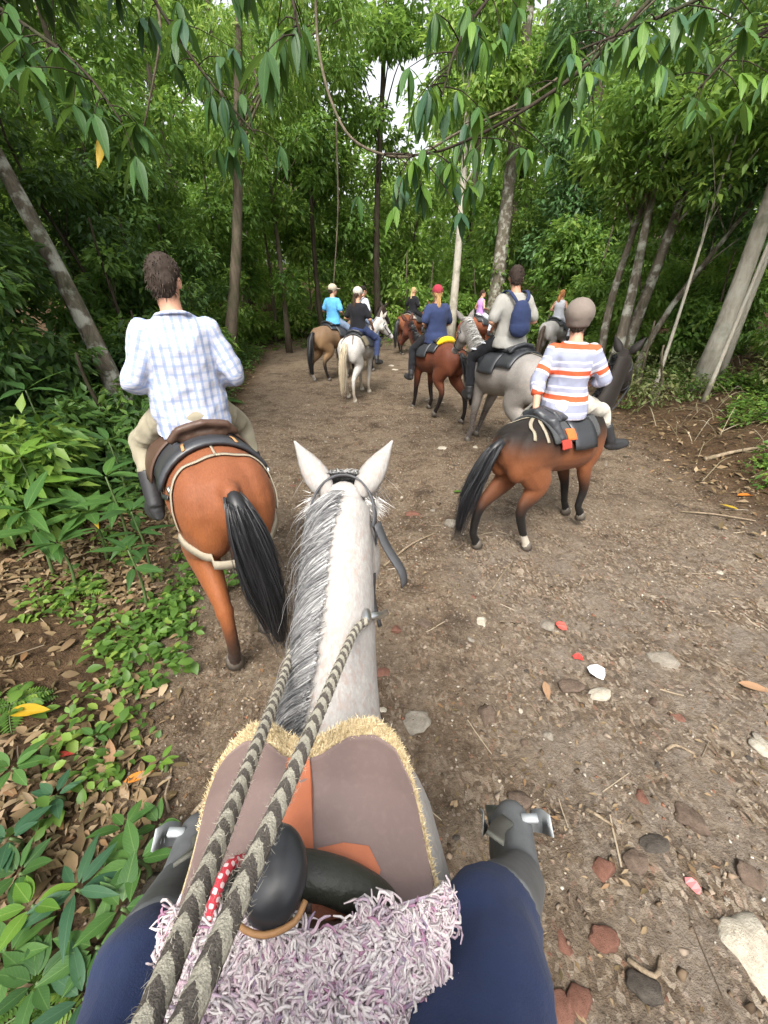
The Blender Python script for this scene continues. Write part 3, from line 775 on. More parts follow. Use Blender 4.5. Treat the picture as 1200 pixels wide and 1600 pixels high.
WHITEC = mat_cloth('white_cotton', (.50, .52, .57)); PURPLE = mat_cloth('lilac_cotton', (.48, .26, .60)); TAUPE = mat_cloth('taupe_knit', (.17, .14, .12), 120)
MAROON = mat_cloth('maroon_cotton', (.28, .03, .05)); BEIGEC = mat_cloth('beige_cotton', (.42, .37, .28)); JEANS = mat_cloth('denim', (.16, .21, .30))
# ------------------------------------------------------------------ the riders ahead
BLACKH = (.012, .012, .014)
# A: bay horse ahead on the left with the man in the checked shirt
A = horse('bay_horse', 'orange-brown bay horse with thick black tail, nearest on the left, under the checked-shirt man', (-1.19, 2.68), -31, 1.0,
          coat((.245, .080, .026), points=(.04, .02, .012), top=(.225, .076, .032), leg_z=(.25, .55)), FUR, HAIR, BLACKH, (.016, .016, .018),
          legs=((.18, 0), (-.15, .05), (-.1, .05), (.16, 0)), tail_sway=(.10, -.05), tail_len=.85, voxel=.013, nstr=420, neck_yaw=-10, tail_r=.092, strw=.007)
sA = saddle(A, 'black leather saddle with brown cantle under the man in the checked shirt', LEATHER_BLACK, LEATHER_BROWN, (-.46, .34), 74)
for sx in (-1, 1):
    strap_on(A, sA, [(-.56, 0), (-.57, sx * 30), (-.60, sx * 60), (-.64, sx * 84), (-.66, sx * 104)], .028, WEB)
    strap_on(A, sA, [(-.56, sx * 72), (-.40, sx * 84), (-.22, sx * 92), (-.05, sx * 96)], .026, LEATHER_BLACK)
    p, n = tsurf(np.array([-.58]), np.array([R(sx * 62)]), .02); p = snap(A, p, n, .012); MB().ell(p[0], (.012, .025, .025)).build('ring', STEEL, sA)
    p, n = tsurf(np.array([-.36, -.40, -.46]), np.array([R(sx * 24), R(sx * 25), R(sx * 26)]), .036); ribbon(MB(), p, n, .018, .006).build('tie_strap', TAN, sA)
P_ = bez([(-.29, -.60, .98), (-.25, -.72, .92), (-.15, -.83, .89), (0, -.87, .885), (.15, -.83, .89), (.25, -.72, .92), (.29, -.60, .98)], 30); nn_ = np.stack([P_[:, 0], P_[:, 1] + .45, 0 * P_[:, 0]], 1); nn_ /= np.linalg.norm(nn_, axis=1, keepdims=True); sn_ = snap(A, P_, nn_, .008); P_ = np.where(np.linalg.norm(sn_ - P_, axis=1, keepdims=True) < .07, sn_, P_)
ribbon(MB(), P_, np.stack([P_[:, 0], P_[:, 1] + .45, 0 * P_[:, 0]], 1), .05, .01).build('breeching_strap', WEB, sA)
p, n = tsurf(np.linspace(-.44, -.56, 6), np.zeros(6), .012); p = snap(A, p, n, .006); ribbon(MB(), p, n, .012, .005).build('crupper_cord', WEB, sA)
manA = person('person', 'man in blue and white checked shirt and khaki trousers riding ahead on the left', A['loc'], A['heading'], 1.43, 1.04, lean=-.03, head_yaw=-24, head_pitch=-4,
              twist=-4, arms=dict(L=((-.265, -.03, .26), (-.14, .20, .20)), R=((.265, -.03, .26), (.14, .20, .20))), legs=dict(L=((-.30, .29, -.15), (-.32, .10, -.54), (-.35, .28, -.58))),
              shirt=CHECK, sleeve='long', loose=.024, trousers=KHAKI, boot_len=.55, hair='short', hair_col=(.042, .030, .023), pat=True, voxel=.012, shirt_hem=-.03, wr_amp=.011, bulk=.022)
cm = MB(); H_ = manA['T']
cm.tube([H_((-.07, -.02, .585)), H_((-.05, -.062, .60)), H_((0, -.075, .605)), H_((.05, -.062, .60)), H_((.07, -.02, .585)), H_((.05, .05, .56))], .012, .030, side=(0, 0, 1), n=8)
me = cm.mesh('collar'); attr_v(me, np.stack([verts(me)[:, 0], verts(me)[:, 2], 0 * verts(me)[:, 2]], 1)); obj('collar', me, CHECK, manA['t'])

# B: dark bay pony ahead on the right with the rider in the striped shirt
B = horse('dark_bay_pony', 'dark bay pony with black topline and long black tail, under the orange-striped rider', (1.52, 3.68), 57, .85,
          coat((.215, .075, .029), points=(.010, .008, .007), top=(.014, .010, .008), sock=(1, (.55, .50, .42)), leg_z=(.42, .85)), FUR, HAIR, BLACKH, (.012, .012, .014),
          legs=((.2, .03), (.1, .1), (-.25, .04), (.22, 0)), tail_sway=(-.08, -.28), tail_len=.80, voxel=.014, nstr=380, neck_el=55, neck_len=.88, neck_yaw=4, head_yaw=10, head_drop=42, tail_r=.08, strw=.007)
sB = saddle(B, 'black saddle with grey felt blanket and red cloth on the dark bay pony', BLANKET, LEATHER_BLACK, (-.42, .30), 68)
strap_on(B, sB, [(-.38, -4), (-.46, 2), (-.56, 18), (-.64, 50)], .036, WEB); strap_on(B, sB, [(-.38, 6), (-.44, 20), (-.47, 42), (-.48, 62)], .036, WEB); strap_on(B, sB, [(-.38, -8), (-.47, -30), (-.58, -60), (-.66, -90)], .036, WEB)
drape(MB(), -.24, -.12, R(46), R(66), .036, .020, 6, 8).build('cloth_fold', ORANGE, sB); drape(MB(), -.34, -.20, R(64), R(80), .034, .016, 6, 8).build('cloth_fold', RED, sB)
rl = MB(); rl.tube([(-.17, -.34, 1.40), (0, -.37, 1.47), (.17, -.35, 1.41), (.27, -.31, 1.25)], [.05, .065, .065, .04], [.04, .05, .05, .04], side=(0, 1, 0), n=12)
me = remesh(rl, 'rolled_coat', .014, 3); displace(me, .008, 26, 3); obj('rolled_coat', me, LEATHER_BLACK, sB)
kidB = person('person', 'rider in orange, white and grey striped shirt and taupe beanie, on the right', B['loc'], B['heading'] - 37, 1.43 * .85, .92, lean=.02, head_yaw=-6, twist=8,
              arms=dict(L=((-.27, -.11, .27), (-.25, -.24, .01), ), R=((.29, .0, .29), (.17, .20, .20)), curlL=.5),
              legs=dict(R=((.37, .36, -.06), (.52, .44, -.37), (.68, .58, -.40)), L=((-.30, .30, -.15), (-.36, .2, -.5), (-.36, .38, -.54))),
              shirt=STRIPE, sleeve='three', loose=.022, trousers=CREAM, boot_len=.55, hair='short', cap=('beanie', TAUPE), pat=True, voxel=.012, shirt_hem=-.02, wr_amp=.008)
# C: grey horse with the backpack rider
C_ = horse('grey_horse', 'dappled mid-grey horse with black saddle under the man with the navy backpack', (1.62, 6.0), -22, 1.0,
           coat((.27, .255, .235), points=(.09, .08, .075), top=(.30, .285, .27)), FURG, HAIR, (.45, .44, .42), (.2, .19, .18), neck_yaw=0, neck_el=38,
           legs=((.12, 0), (.28, .02), (-.1, 0), (.1, 0)), voxel=.02, nstr=120)
sC = saddle(C_, 'black leather saddle with wide skirts on the grey horse', LEATHER_BLACK, LEATHER_BLACK, (-.44, .30), 66)
strap_on(C_, sC, [(-.42, 2), (-.48, 20), (-.54, 44)], .03, WEB)
manC = person('person', 'man in light grey T-shirt with navy backpack and black trousers with white side patches', C_['loc'], C_['heading'] + 17, 1.43, 1.06, head_yaw=-8, twist=8,
              legs=dict(L=((-.35, .32, -.16), (-.37, .26, -.60), (-.38, .46, -.62))),
              shirt=GREYT, sleeve='short', loose=.026, trousers=BLACKC, boot_len=.2, hair='short', hair_col=(.05, .035, .028), voxel=.015)
bp = thing('backpack', 'small navy oval backpack on the back of the grey T-shirt man', 'backpack', (C_['loc'][0], C_['loc'][1], C_['loc'][2] + 1.43), -R(C_['heading'] + 17 - 8))
m = MB(); m.ell((0, -.21, .35), (.135, .085, .20)); m.ell((0, -.215, .25), (.14, .09, .12)); m.ell((0, -.20, .46), (.105, .07, .10))
me = remesh(m, 'backpack_bag', .012, 4); displace(me, .005, 20, 1); obj('bag', me, NAVY, bp)
for sx in (-1, 1):
    m = MB(); P_ = bez([(sx * .05, -.17, .52), (sx * .095, -.16, .58), (sx * .12, -.06, .645), (sx * .125, .06, .62), (sx * .13, .13, .5)], 16)
    ribbon(m, P_, np.stack([0 * P_[:, 0], P_[:, 1], P_[:, 2] - .4], 1), .045, .012).build('strap', NAVY, bp)
for q in (0.25, .6):
    kn, h = manC['J']['knL'], np.array([-.1, 0, .09])
    d = kn - h; MB().ell(h + d * (q + .25) + np.array([-.045, .0, .075]), (.04, .075, .012)).build('patch', WHITEC, manC['t'])
# D: bay with the woman in the maroon cap
D = horse('bay_horse', 'reddish bay horse with black legs and yellow roll behind its saddle, mid-trail', (.92, 8.25), -27, .93,
          coat((.155, .047, .022), points=(.014, .009, .008), top=(.13, .04, .022), leg_z=(.4, .75)), FUR, HAIR, BLACKH, (.014, .013, .014),
          legs=((.12, 0), (-.12, .02), (.30, .05), (-.22, 0)), tail_sway=(.14, -.14), tail_len=.8, voxel=.02, nstr=120)
sD = saddle(D, 'black saddle with bright yellow roll under the woman in the maroon cap', LEATHER_BLACK, LEATHER_BLACK, (-.38, .30), 66)
m = MB(); m.tube([(-.20, -.36, 1.38), (-.10, -.37, 1.44), (0, -.37, 1.455), (.10, -.37, 1.44), (.20, -.36, 1.38)], [.03, .055, .06, .055, .03], side=(0, 1, 0)); m.build('yellow_roll', YELLOW, sD)
womD = person('person', 'woman in maroon cap and navy top with long blonde ponytail, on the reddish bay', D['loc'], D['heading'] + 10, 1.41 * .93, .98, twist=6, head_yaw=-8,
              arms=dict(R=((.27, .02, .27), (.20, .22, .18))), legs=dict(L=((-.34, .27, -.18), (-.40, .16, -.62), (-.44, .34, -.64))),
              shirt=NAVY, sleeve='short', loose=.034, trousers=BLACKC, boot_len=.2, hair='ponytail', hair_col=(.42, .27, .12), cap=('capback', MAROON), voxel=.016, shirt_hem=-.03)
# E: white horse with the woman in black
E_ = horse('white_horse', 'white horse with cream tail, head turned right, under the woman in black', (-.55, 10.0), 17, .93,
           coat((.52, .51, .485), points=(.40, .35, .28), leg_z=(.2, .5)), FURG, HAIR, (.45, .44, .43), (.50, .42, .30), legs=((.1, 0), (-.1, 0), (.22, .02), (-.1, 0)),
           neck_yaw=-26, head_yaw=-20, voxel=.021, nstr=110, tail_sway=(-.05, -.05), hoof_col=(.4, .36, .3))
sE = saddle(E_, 'dark saddle with olive saddlebag on the white horse', BLANKET, LEATHER_BLACK, (-.36, .3), 52)
drape(MB(), -.42, -.22, R(42), R(78), .03, .06, 5, 7).build('saddlebag', mat_cloth('olive_canvas', (.14, .12, .08)), sE)
for sx in (-1, 1): strap_on(E_, sE, [(-.40, sx * 3), (-.52, sx * 14), (-.66, sx * 26), (-.74, sx * 40)], .022, LEATHER_BROWN)
person('person', 'woman in black T-shirt and white baseball cap riding the white horse', E_['loc'], E_['heading'] + 6, 1.42 * .93, .98, head_yaw=-24, head_pitch=-6,
       arms=dict(R=((.27, .02, .27), (.24, .24, .10))), shirt=BLACKC, sleeve='short', trousers=NAVY, boot_len=.2, hair='ponytail', hair_col=(.07, .045, .03), cap=('cap', CREAM), voxel=.017)
# F: dun horse with the man in sky blue
F_ = horse('dun_horse', 'dun horse with black tail and one white hind sock, leftmost of the far group', (-1.30, 12.2), 34, .97,
           coat((.27, .165, .085), points=(.02, .015, .012), top=(.19, .12, .07), sock=(-1, (.6, .56, .5)), leg_z=(.4, .72)), FUR, HAIR, BLACKH, (.012, .012, .013),
           legs=((.1, 0), (-.1, 0), (-.12, 0), (.14, .03)), voxel=.022, nstr=110)
saddle(F_, 'black saddle on the dun horse under the sky-blue shirt', LEATHER_BLACK, LEATHER_BLACK, (-.36, .3), 50)
person('person', 'man in sky-blue T-shirt and beige baseball cap at the left of the far group', F_['loc'], F_['heading'], 1.42 * .97, 1.03, head_yaw=-30, shirt=BLUET, sleeve='short', loose=.026,
       trousers=JEANS, boot_len=.2, hair='short', cap=('cap', BEIGEC), voxel=.018)
# G: dark horse half hidden behind the white one
G_ = horse('dark_brown_horse', 'dark brown horse half hidden behind the white horse, head raised', (-.62, 13.2), 38, .97,
           coat((.035, .022, .017), points=(.012, .01, .009)), FUR, HAIR, BLACKH, BLACKH, neck_el=46, voxel=.024, nstr=80, legs=((.1, 0), (-.1, 0), (-.1, 0), (.12, 0)))
saddle(G_, 'dark saddle on the half-hidden dark brown horse', LEATHER_BLACK, LEATHER_BLACK)
manG = person('person', 'man in white long-sleeved shirt carrying a black pack, behind the woman in black', G_['loc'], G_['heading'] + 4, 1.42 * .97, 1.0, lean=.08, head_yaw=-15, shirt=WHITEC, sleeve='long',
              trousers=JEANS, boot_len=.2, hair='short', hair_col=(.02, .015, .012), voxel=.018)
bg2 = thing('backpack', 'black backpack worn by the man in the white shirt', 'backpack', (G_['loc'][0], G_['loc'][1], G_['loc'][2] + 1.42 * .97), -R(G_['heading'] + 4))
m = MB(); m.ell((0, -.19, .36), (.15, .09, .21)); m.ell((0, -.20, .28), (.15, .095, .14)); obj('bag', remesh(m, 'pack_bag', .016, 3), BLACKC, bg2)
for sx in (-1, 1):
    P_ = bez([(sx * .08, -.14, .52), (sx * .12, -.06, .62), (sx * .13, .07, .60), (sx * .13, .14, .48)], 12)
    ribbon(MB(), P_, np.stack([0 * P_[:, 0], P_[:, 1], P_[:, 2] - .4], 1), .045, .012).build('strap', BLACKC, bg2)
# H, I, J: the far horses
H2 = horse('bay_horse', 'small far bay horse with black tail, left of the maroon cap woman', (1.05, 17.4), 42, .96, coat((.21, .072, .032), points=(.02, .014, .012)), FUR, HAIR, BLACKH, BLACKH, voxel=.026, nstr=60,
           legs=((.1, 0), (-.1, 0), (.1, 0), (-.12, 0)))
saddle(H2, 'saddle with pale blanket on the far bay horse', mat_cloth('pale_blanket', (.35, .30, .24)), LEATHER_BLACK)
person('person', 'far rider in black top with long blonde hair, left of the maroon cap woman', H2['loc'], H2['heading'], 1.42 * .96, .97, head_yaw=-12, shirt=BLACKC, sleeve='long', trousers=BLACKC, boot_len=.2,
       hair='ponytail', hair_col=(.50, .36, .18), voxel=.02)
I2 = horse('chestnut_horse', 'small far chestnut horse with chestnut tail under the rider in lilac', (3.35, 16.6), 58, .94, coat((.28, .095, .05)), FUR, HAIR, (.2, .07, .04), (.20, .065, .04), voxel=.026, nstr=60,
           legs=((.1, 0), (-.1, 0), (.12, 0), (-.12, 0)))
saddle(I2, 'saddle on the far chestnut horse under the rider in lilac', BLANKET, LEATHER_BLACK)
person('person', 'far rider in lilac sleeveless top, looking back to the right', I2['loc'], I2['heading'], 1.40 * .94, .93, head_yaw=-55, twist=-12, shirt=PURPLE, tank=True, trousers=WHITEC, boot_len=.2,
       hair='short', hair_col=(.05, .03, .02), arms=dict(L=((-.28, -.06, .28), (-.20, .10, .10))), voxel=.02)
J2 = horse('white_horse', 'small far white horse with dark tail, between the backpack man and the beanie', (5.35, 14.6), 46, .95, coat((.52, .51, .49)), FURG, HAIR, (.5, .5, .48), (.10, .07, .05), voxel=.026, nstr=60)
saddle(J2, 'saddle on the far white horse under the rider in white', BLANKET, LEATHER_BLACK)
person('person', 'far rider in white tank top with reddish blonde hair on the far white horse', J2['loc'], J2['heading'], 1.40 * .95, .95, head_yaw=-10, shirt=WHITEC, tank=True, trousers=WHITEC, boot_len=.2,
       hair='long', hair_col=(.40, .18, .07), voxel=.02)
# bridles with reins, one for each horse whose head shows
def bridle(hh, label, reins=True, mat=LEATHER_BLACK):
    t = thing('bridle', label, 'bridle', hh['loc'], -R(hh['heading'])); t.scale = (hh['s'],) * 3
    po, d, sd, up = hh['poll'], hh['hdir'], hh['hside'], hh['hup']
    def ring(dist, o, ru, rv, w, nm):
        c = po + d * dist - up * o; a = np.linspace(0, 2 * math.pi, 25)
        p = c + np.outer(np.cos(a) * ru, sd) + np.outer(np.sin(a) * rv, up); ribbon(MB(), p, p - c, w, .005).build(nm, mat, t)
    ring(.40, .055, .066, .088, .022, 'noseband'); ring(.10, .06, .098, .125, .02, 'browband')
    for sx in (-1, 1):
        p = np.array([po + d * q - up * .06 + sd * sx * w for q, w in ((.10, .098), (.2, .10), (.3, .085), (.40, .072))]); ribbon(MB(), p, np.tile(sd * sx, (4, 1)), .02, .005).build('cheek_strap', mat, t)
    mz = po + d * .46 - up * .06
    for sx in (-1, 1) if reins else ():
        p = bez([mz + sd * sx * .06, (mz + np.array([sx * .12, .25, 1.35])) / 2 + np.array([sx * .06, 0, -.10]), np.array([sx * .05, .30, 1.50])], 14)
        MB().tube(p, .008, n=6, side=(0, 0, 1) if abs((p[-1] - p[0])[2]) < .3 else (1, 0, 0)).build('rein', mat, t)
    return t
bridle(B, 'dark bridle and reins on the pony of the striped rider'); bridle(E_, 'dark bridle and reins on the white horse ridden by the woman in black'); bridle(G_, 'dark bridle on the half-hidden dark brown horse')
bridle(C_, 'dark bridle and reins on the grey horse of the backpack man'); bridle(A, 'dark bridle on the orange-brown bay horse at the left')
# ------------------------------------------------------------------ our own horse, saddle and rider
HX, HY = -.115, .05
def coat_hero(V, neck_axis=None, ear=False):
    z = V[:, 2]; y = V[:, 1]
    C = np.tile(np.array((.43, .412, .395)), (len(V), 1))
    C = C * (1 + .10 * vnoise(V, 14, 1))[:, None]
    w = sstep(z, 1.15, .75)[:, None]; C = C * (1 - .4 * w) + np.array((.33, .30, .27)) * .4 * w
    if ear: C = np.tile(np.array((.36, .345, .33)), (len(V), 1))
    return C
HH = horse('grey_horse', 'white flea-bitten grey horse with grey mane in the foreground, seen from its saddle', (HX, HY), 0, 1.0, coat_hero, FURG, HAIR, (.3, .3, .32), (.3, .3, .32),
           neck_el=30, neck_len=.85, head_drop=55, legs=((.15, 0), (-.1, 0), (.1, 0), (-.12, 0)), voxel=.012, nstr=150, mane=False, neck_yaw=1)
NP, NWd, NHd = HH['NP'], HH['NW'], HH['NH']; th_ = HH['t']; z0 = HH['loc'][2]
# mane falling to the left: dense strands from the crest
q = np.linspace(0, 1, len(NP)); N = 8500; K = 9
q0 = np.clip(rng.uniform(.20, 1.04, N), 0, 1); Tn = np.gradient(NP, axis=0); Tn /= np.linalg.norm(Tn, axis=1, keepdims=True)
cp = np.stack([np.interp(q0, q, NP[:, a]) for a in range(3)], -1); tn = np.stack([np.interp(q0, q, Tn[:, a]) for a in range(3)], -1)
sd = np.tile(np.array([1., 0, 0]), (N, 1)); up = np.cross(sd, tn); nh = np.interp(q0, q, NHd); nw = np.interp(q0, q, NWd)
L = rng.uniform(.6, 1.12, N) * np.interp(q0, [.2, .45, .55, 1], [.28, .46, .34, .26]); us = np.linspace(0, 1, K)[None]
a0 = np.interp(q0, [.2, .6, .9, 1], [-.55, -.48, -.32, -.05]) + rng.normal(size=N) * .09
lock = np.sin(q0 * 70) * .5 + np.sin(q0 * 163 + 1) * .5                     # strands gather into locks
ang = a0[:, None] - (L / .15)[:, None] * us * (1.0 + .08 * lock[:, None]); angc = np.maximum(ang, -1.75)
over = (np.maximum(0, -1.75 - ang) * .15)
lift = 1.02 + (.05 + .09 * rng.uniform(0, 1, (N, 1))) * np.sin(us * 2.6) + .02
S = cp[:, None] + sd[:, None] * (np.sin(angc) * (nw[:, None] * 1.06 + .006) * lift)[..., None] + up[:, None] * (np.cos(angc) * (nh[:, None] * 1.02 + .004) * lift)[..., None]
S[..., 2] -= over; S[..., 0] -= over * .1
S += tn[:, None] * ((-.10 * us - .03 * lock[:, None] * us + rng.normal(size=(N, 1)) * .018 * us) * (1 + 1.2 * (q0[:, None] < .45)))[..., None]
fl = rng.uniform(0, 1, N); tone = np.clip(.56 + .16 * lock + rng.normal(size=N) * .24 + .10 * (q0 > .55), .05, 1)
cols = lerp((.055, .055, .062), (.40, .395, .39), tone ** 1.5)
fly = rng.uniform(0, 1, N) < .06; S[fly] += (rng.normal(size=(fly.sum(), 1, 3)) * .03) * us[..., None] ** 1.5
strands('mane', S, rng.uniform(.0016, .0030, N), mat_hair('soft_mane', .7, .2), th_, cols)
# fine short hair standing on the crest and forelock between the ears
n = 2000; po, hd_, hu_ = HH['poll'], HH['hdir'], HH['hup']; us2 = np.linspace(0, 1, 7)
b = po + np.stack([rng.normal(size=n) * .024, 0 * np.zeros(n), np.zeros(n)], 1) + hu_ * .105 + hd_ * rng.uniform(-.05, .05, n)[:, None]
S = b[:, None] + hd_[None, None] * (rng.uniform(.10, .26, (n, 1)) * us2)[..., None] + hu_[None, None] * (.045 * np.sin(us2 * 3))[None, :, None] + np.array([1., 0, 0])[None, None] * (rng.normal(size=(n, 1)) * .05 * us2)[..., None]
strands('forelock', S, .003, HAIR, th_, lerp((.16, .16, .17), (.55, .54, .52), rng.uniform(0, 1, n)))
for sx in (-1, 1):                                                             # tufts at the ear bases
    n = 260; b = po + np.array([sx * .085, 0, 0]) + hu_ * .02 + rng.normal(size=(n, 3)) * .012; us3 = np.linspace(0, 1, 5)
    S = b[:, None] + np.array([sx * .6, -.55, -.3])[None, None] * (rng.uniform(.02, .055, (n, 1)) * us3)[..., None] + rng.normal(size=(n, 1, 3)) * .008 * us3[None, :, None]
    strands('ear_tuft', S, .0022, HAIR, th_, lerp((.35, .34, .33), (.7, .68, .65), rng.uniform(0, 1, n)))
# bridle
br = bridle(HH, reins=False, label='dark grey bridle on the foreground grey horse, loose strap end hanging at its right cheek', mat=mat_plain('worn_dark_leather', (.06, .06, .065), .5, .3, 60, .2))
mw = MATS['worn_dark_leather']
def headp(ang, r=1.0, back=.0): return po - hu_ * .03 + np.array([math.sin(ang) * .105 * r, 0, 0]) + hu_ * (math.cos(ang) * .148 * r) - hd_ * back
P_ = np.array([headp(a, .90, .03) for a in np.linspace(-1.9, 1.9, 22)]); ribbon(MB(), P_, P_ - (po - hu_ * .03), .024, .006).build('crown_strap', mw, br)
e = headp(1.75, .98, .02); P_ = bez([e, e + np.array([.03, -.02, -.07]), e + np.array([.075, -.045, -.14]), e + np.array([.085, -.05, -.19])], 12)
ribbon(MB(), P_, np.tile([.75, -.5, .35], (len(P_), 1)), .034, .005).build('strap_end', mw, br)
e = e + np.array([-.01, -.03, -.16]); P_ = bez([e, e + np.array([.0, -.03, -.08]), e + np.array([.02, -.07, -.15])], 8); ribbon(MB(), P_, np.tile([.9, -.4, .1], (len(P_), 1)), .022, .004).build('throat_strap', mw, br)

# ---- rope reins
t = NT('striped_rope'); p = t.attr('pat', 'Vector'); sp = t.new('ShaderNodeSeparateXYZ'); t.l.new(p, sp.inputs[0])
z_ = t.math('ADD', sp.outputs[0], t.math('MULTIPLY', t.math('PINGPONG', sp.outputs[1], .5), 1.0))
z_ = t.math('ADD', z_, t.math('MULTIPLY', t.noise(380, 2, .6, t.obj()), .22))
st = t.math('LESS_THAN', t.math('FRACT', z_), .5)
c = t.mix(st, (.50, .465, .375), (.105, .09, .08)); c = t.mix(t.ramp(t.noise(500, 2, .6, t.obj()), [(.35, .5), (.6, 0)]), c, (.20, .18, .15))
t.col(c); t.rough(.9, .15); t.bump(t.noise(420, 2, .6, t.obj()), .6, .004); ROPE = t.m
def rope(name, ctrl, r, parent, mat, period=.034, step=.004, braid=8):
    P = bez(ctrl, 60); d = np.r_[0, np.cumsum(np.linalg.norm(np.diff(P, axis=0), axis=1))]; n = int(d[-1] / step)
    s_ = np.linspace(0, d[-1], n); P = np.stack([np.interp(s_, d, P[:, a]) for a in range(3)], 1)
    for _ in range(6): P[1:-1] = (P[:-2] + 2 * P[1:-1] + P[2:]) / 4
    T = np.gradient(P, axis=0); T /= np.linalg.norm(T, axis=1, keepdims=True); sdv = np.array([1., .15, 0.1])
    U = sdv - (T @ sdv)[:, None] * T; U /= np.linalg.norm(U, axis=1, keepdims=True); Wv = np.cross(T, U); m_ = 20
    a = np.linspace(0, 2 * math.pi, m_ + 1); ss, aa = np.meshgrid(s_, a, indexing='ij')
    rr = r * (1 + .07 * np.cos(aa * braid / 2 + ss / period * 6.28) * np.cos(aa * braid / 2 - ss / period * 6.28))
    V = P[:, None] + U[:, None] * (np.cos(aa) * rr)[..., None] + Wv[:, None] * (np.sin(aa) * rr)[..., None]
    i = (np.arange(n - 1)[:, None] * (m_ + 1) + np.arange(m_)[None]).ravel(); F = np.stack([i, i + 1, i + m_ + 2, i + m_ + 1], 1)
    me = mesh_np(name, V.reshape(-1, 3), F); attr_v(me, np.stack([ss / period, aa / (2 * math.pi) * 2, 0 * ss], -1).reshape(-1, 3))
    o = obj(name, me, mat, parent)
    n = int(d[-1] * 1500); ix = rng.integers(1, len(P) - 1, n); an = rng.uniform(0, 6.28, n); nr = U[ix] * np.cos(an)[:, None] + Wv[ix] * np.sin(an)[:, None]
    b = P[ix] + nr * r * .95; S = np.stack([b, b + nr * .003 + T[ix] * .002, b + nr * rng.uniform(.003, .0065, (n, 1)) + T[ix] * rng.normal(size=(n, 1)) * .005], 1)
    strands('fuzz', S, .0007, HAIR, o, lerp((.12, .1, .09), (.6, .56, .46), rng.uniform(0, 1, n)))
    return o
rn = thing('reins', 'cream and dark brown striped rope reins running up from the grey horse', 'reins', (0, 0, 0))
rope('rein_rope', [(-.215, 1.10, 1.33), (-.235, .88, 1.36), (-.222, .69, 1.425), (-.187, .39, 1.60), (-.152, .093, 1.78), (-.15, .03, 1.815)], .0096, rn, ROPE)
rope('rein_rope', [(-.045, .83, 1.455), (-.070, .745, 1.49), (-.099, .42, 1.635), (-.128, .093, 1.78), (-.135, .03, 1.81)], .0096, rn, ROPE)
kn = MB(); kn.ell((-.045, .845, 1.452), (.014, .03, .016)); kn.tube([(-.043, .85, 1.45), (-.01, .90, 1.41), (.005, .97, 1.36)], .010, side=(0, 0, 1)); kn.build('rein_buckle', STEEL, rn)

# ---- saddle
sd_ = thing('saddle', 'leather riding saddle with black horn and fleece-edged brown pad on the foreground horse', 'saddle', (HX, HY, z0))
t = NT('brown_suede_leather'); n1 = t.noise(5, 4, .6, t.obj()); n2 = t.noise(90, 3, .6, t.obj())
c = t.mix(n1, (.135, .092, .083), (.215, .155, .140)); t.col(t.mix(t.ramp(n2, [(.5, 0), (.8, .4)]), c, (.23, .165, .145))); t.rough(.62, .3); t.bump(n2, .2, .003); SUEDE = t.m
t = NT('cream_fleece'); n1 = t.noise(120, 3, .7, t.obj()); t.col(t.mix(n1, (.48, .37, .20), (.72, .59, .38))); t.rough(.95, .1); t.bump(n1, 1.0, .01); FLEECE = t.m
ORL = mat_plain('orange_leather', (.36, .10, .036), .5, .25, 30, .2)
def front(a):
    d = abs(math.degrees(a) + 3); return float(np.interp(d, [0, 5, 12, 19, 25, 30, 34, 38, 44], [0, .014, .050, .062, .048, .005, -.07, -.16, -.30]))
F0 = .385
def pad_off(o): return o
def drape2(mb, y0, y1, a0, a1, off, th, ny, na, fr, rnd_edge=0):
    ys = np.linspace(0, 1, ny); As = np.linspace(a0, a1, na); V = []
    for o in (off, off + th):
        for q_ in ys:
            fa = np.array([fr(a) for a in As]); yv = y0 + (y1 + fa - y0) * q_
            ex = .03 * sstep(yv, .25, .45) * np.cos(As) ** 2
            pp, nn_ = tsurf(np.minimum(yv, .40), As, 0); pp[:, 1] = yv; pp[:, 2] -= .10 * np.maximum(yv - .40, 0)
            V.append(pp + nn_ * (o + ex)[:, None])
    V = np.concatenate(V); Fc = []; h = ny * na
    for i in range(ny - 1):
        for j in range(na - 1):
            a = i * na + j; Fc.append((a, a + na, a + na + 1, a + 1)); Fc.append((h + a, h + a + 1, h + a + na + 1, h + a + na))
    for i in range(ny - 1):
        for j in (0, na - 1): a = i * na + j; Fc.append((a, a + na, h + a + na, h + a))
    for j in range(na - 1):
        for i in (0, ny - 1): a = i * na + j; Fc.append((a, a + 1, h + a + 1, h + a))
    return mb.add(V, Fc), V[h:].reshape(ny, na, 3)
m = MB(); _, top = drape2(m, .215, F0, -R(31), R(33), .050, .016, 24, 60, front)
padme = m.mesh('pad'); displace(padme, .004, 9, 3); obj('pad', padme, SUEDE, sd_)
m = MB(); _, ftop = drape2(m, .21, F0 + .026, -R(33), R(35), .034, .026, 24, 60, front)
fo = m.build('fleece', FLEECE, sd_)
n = 40000; ix = rng.integers(14, 24, n); jx = rng.uniform(0, 58.9, n); j0 = jx.astype(int); fr_ = (jx - j0)[:, None]
b = ftop[ix, j0] * (1 - fr_) + ftop[ix, j0 + 1] * fr_; keep = (ix >= 21) | (j0 < 2) | (j0 > 56)
b = b[keep]; n = len(b); b[:, 1] += rng.uniform(-.008, .012, n); dr_ = rng.normal(size=(n, 3)) * .6 + np.array([0, .8, .5]); dr_ /= np.linalg.norm(dr_, axis=1, keepdims=True)
S = np.stack([b, b + dr_ * .004, b + dr_ * .007 + rng.normal(size=(n, 3)) * .003], 1)
strands('fleece_tuft', S, .0024, HAIR, fo, lerp((.50, .38, .20), (.78, .66, .43), rng.uniform(0, 1, n)))
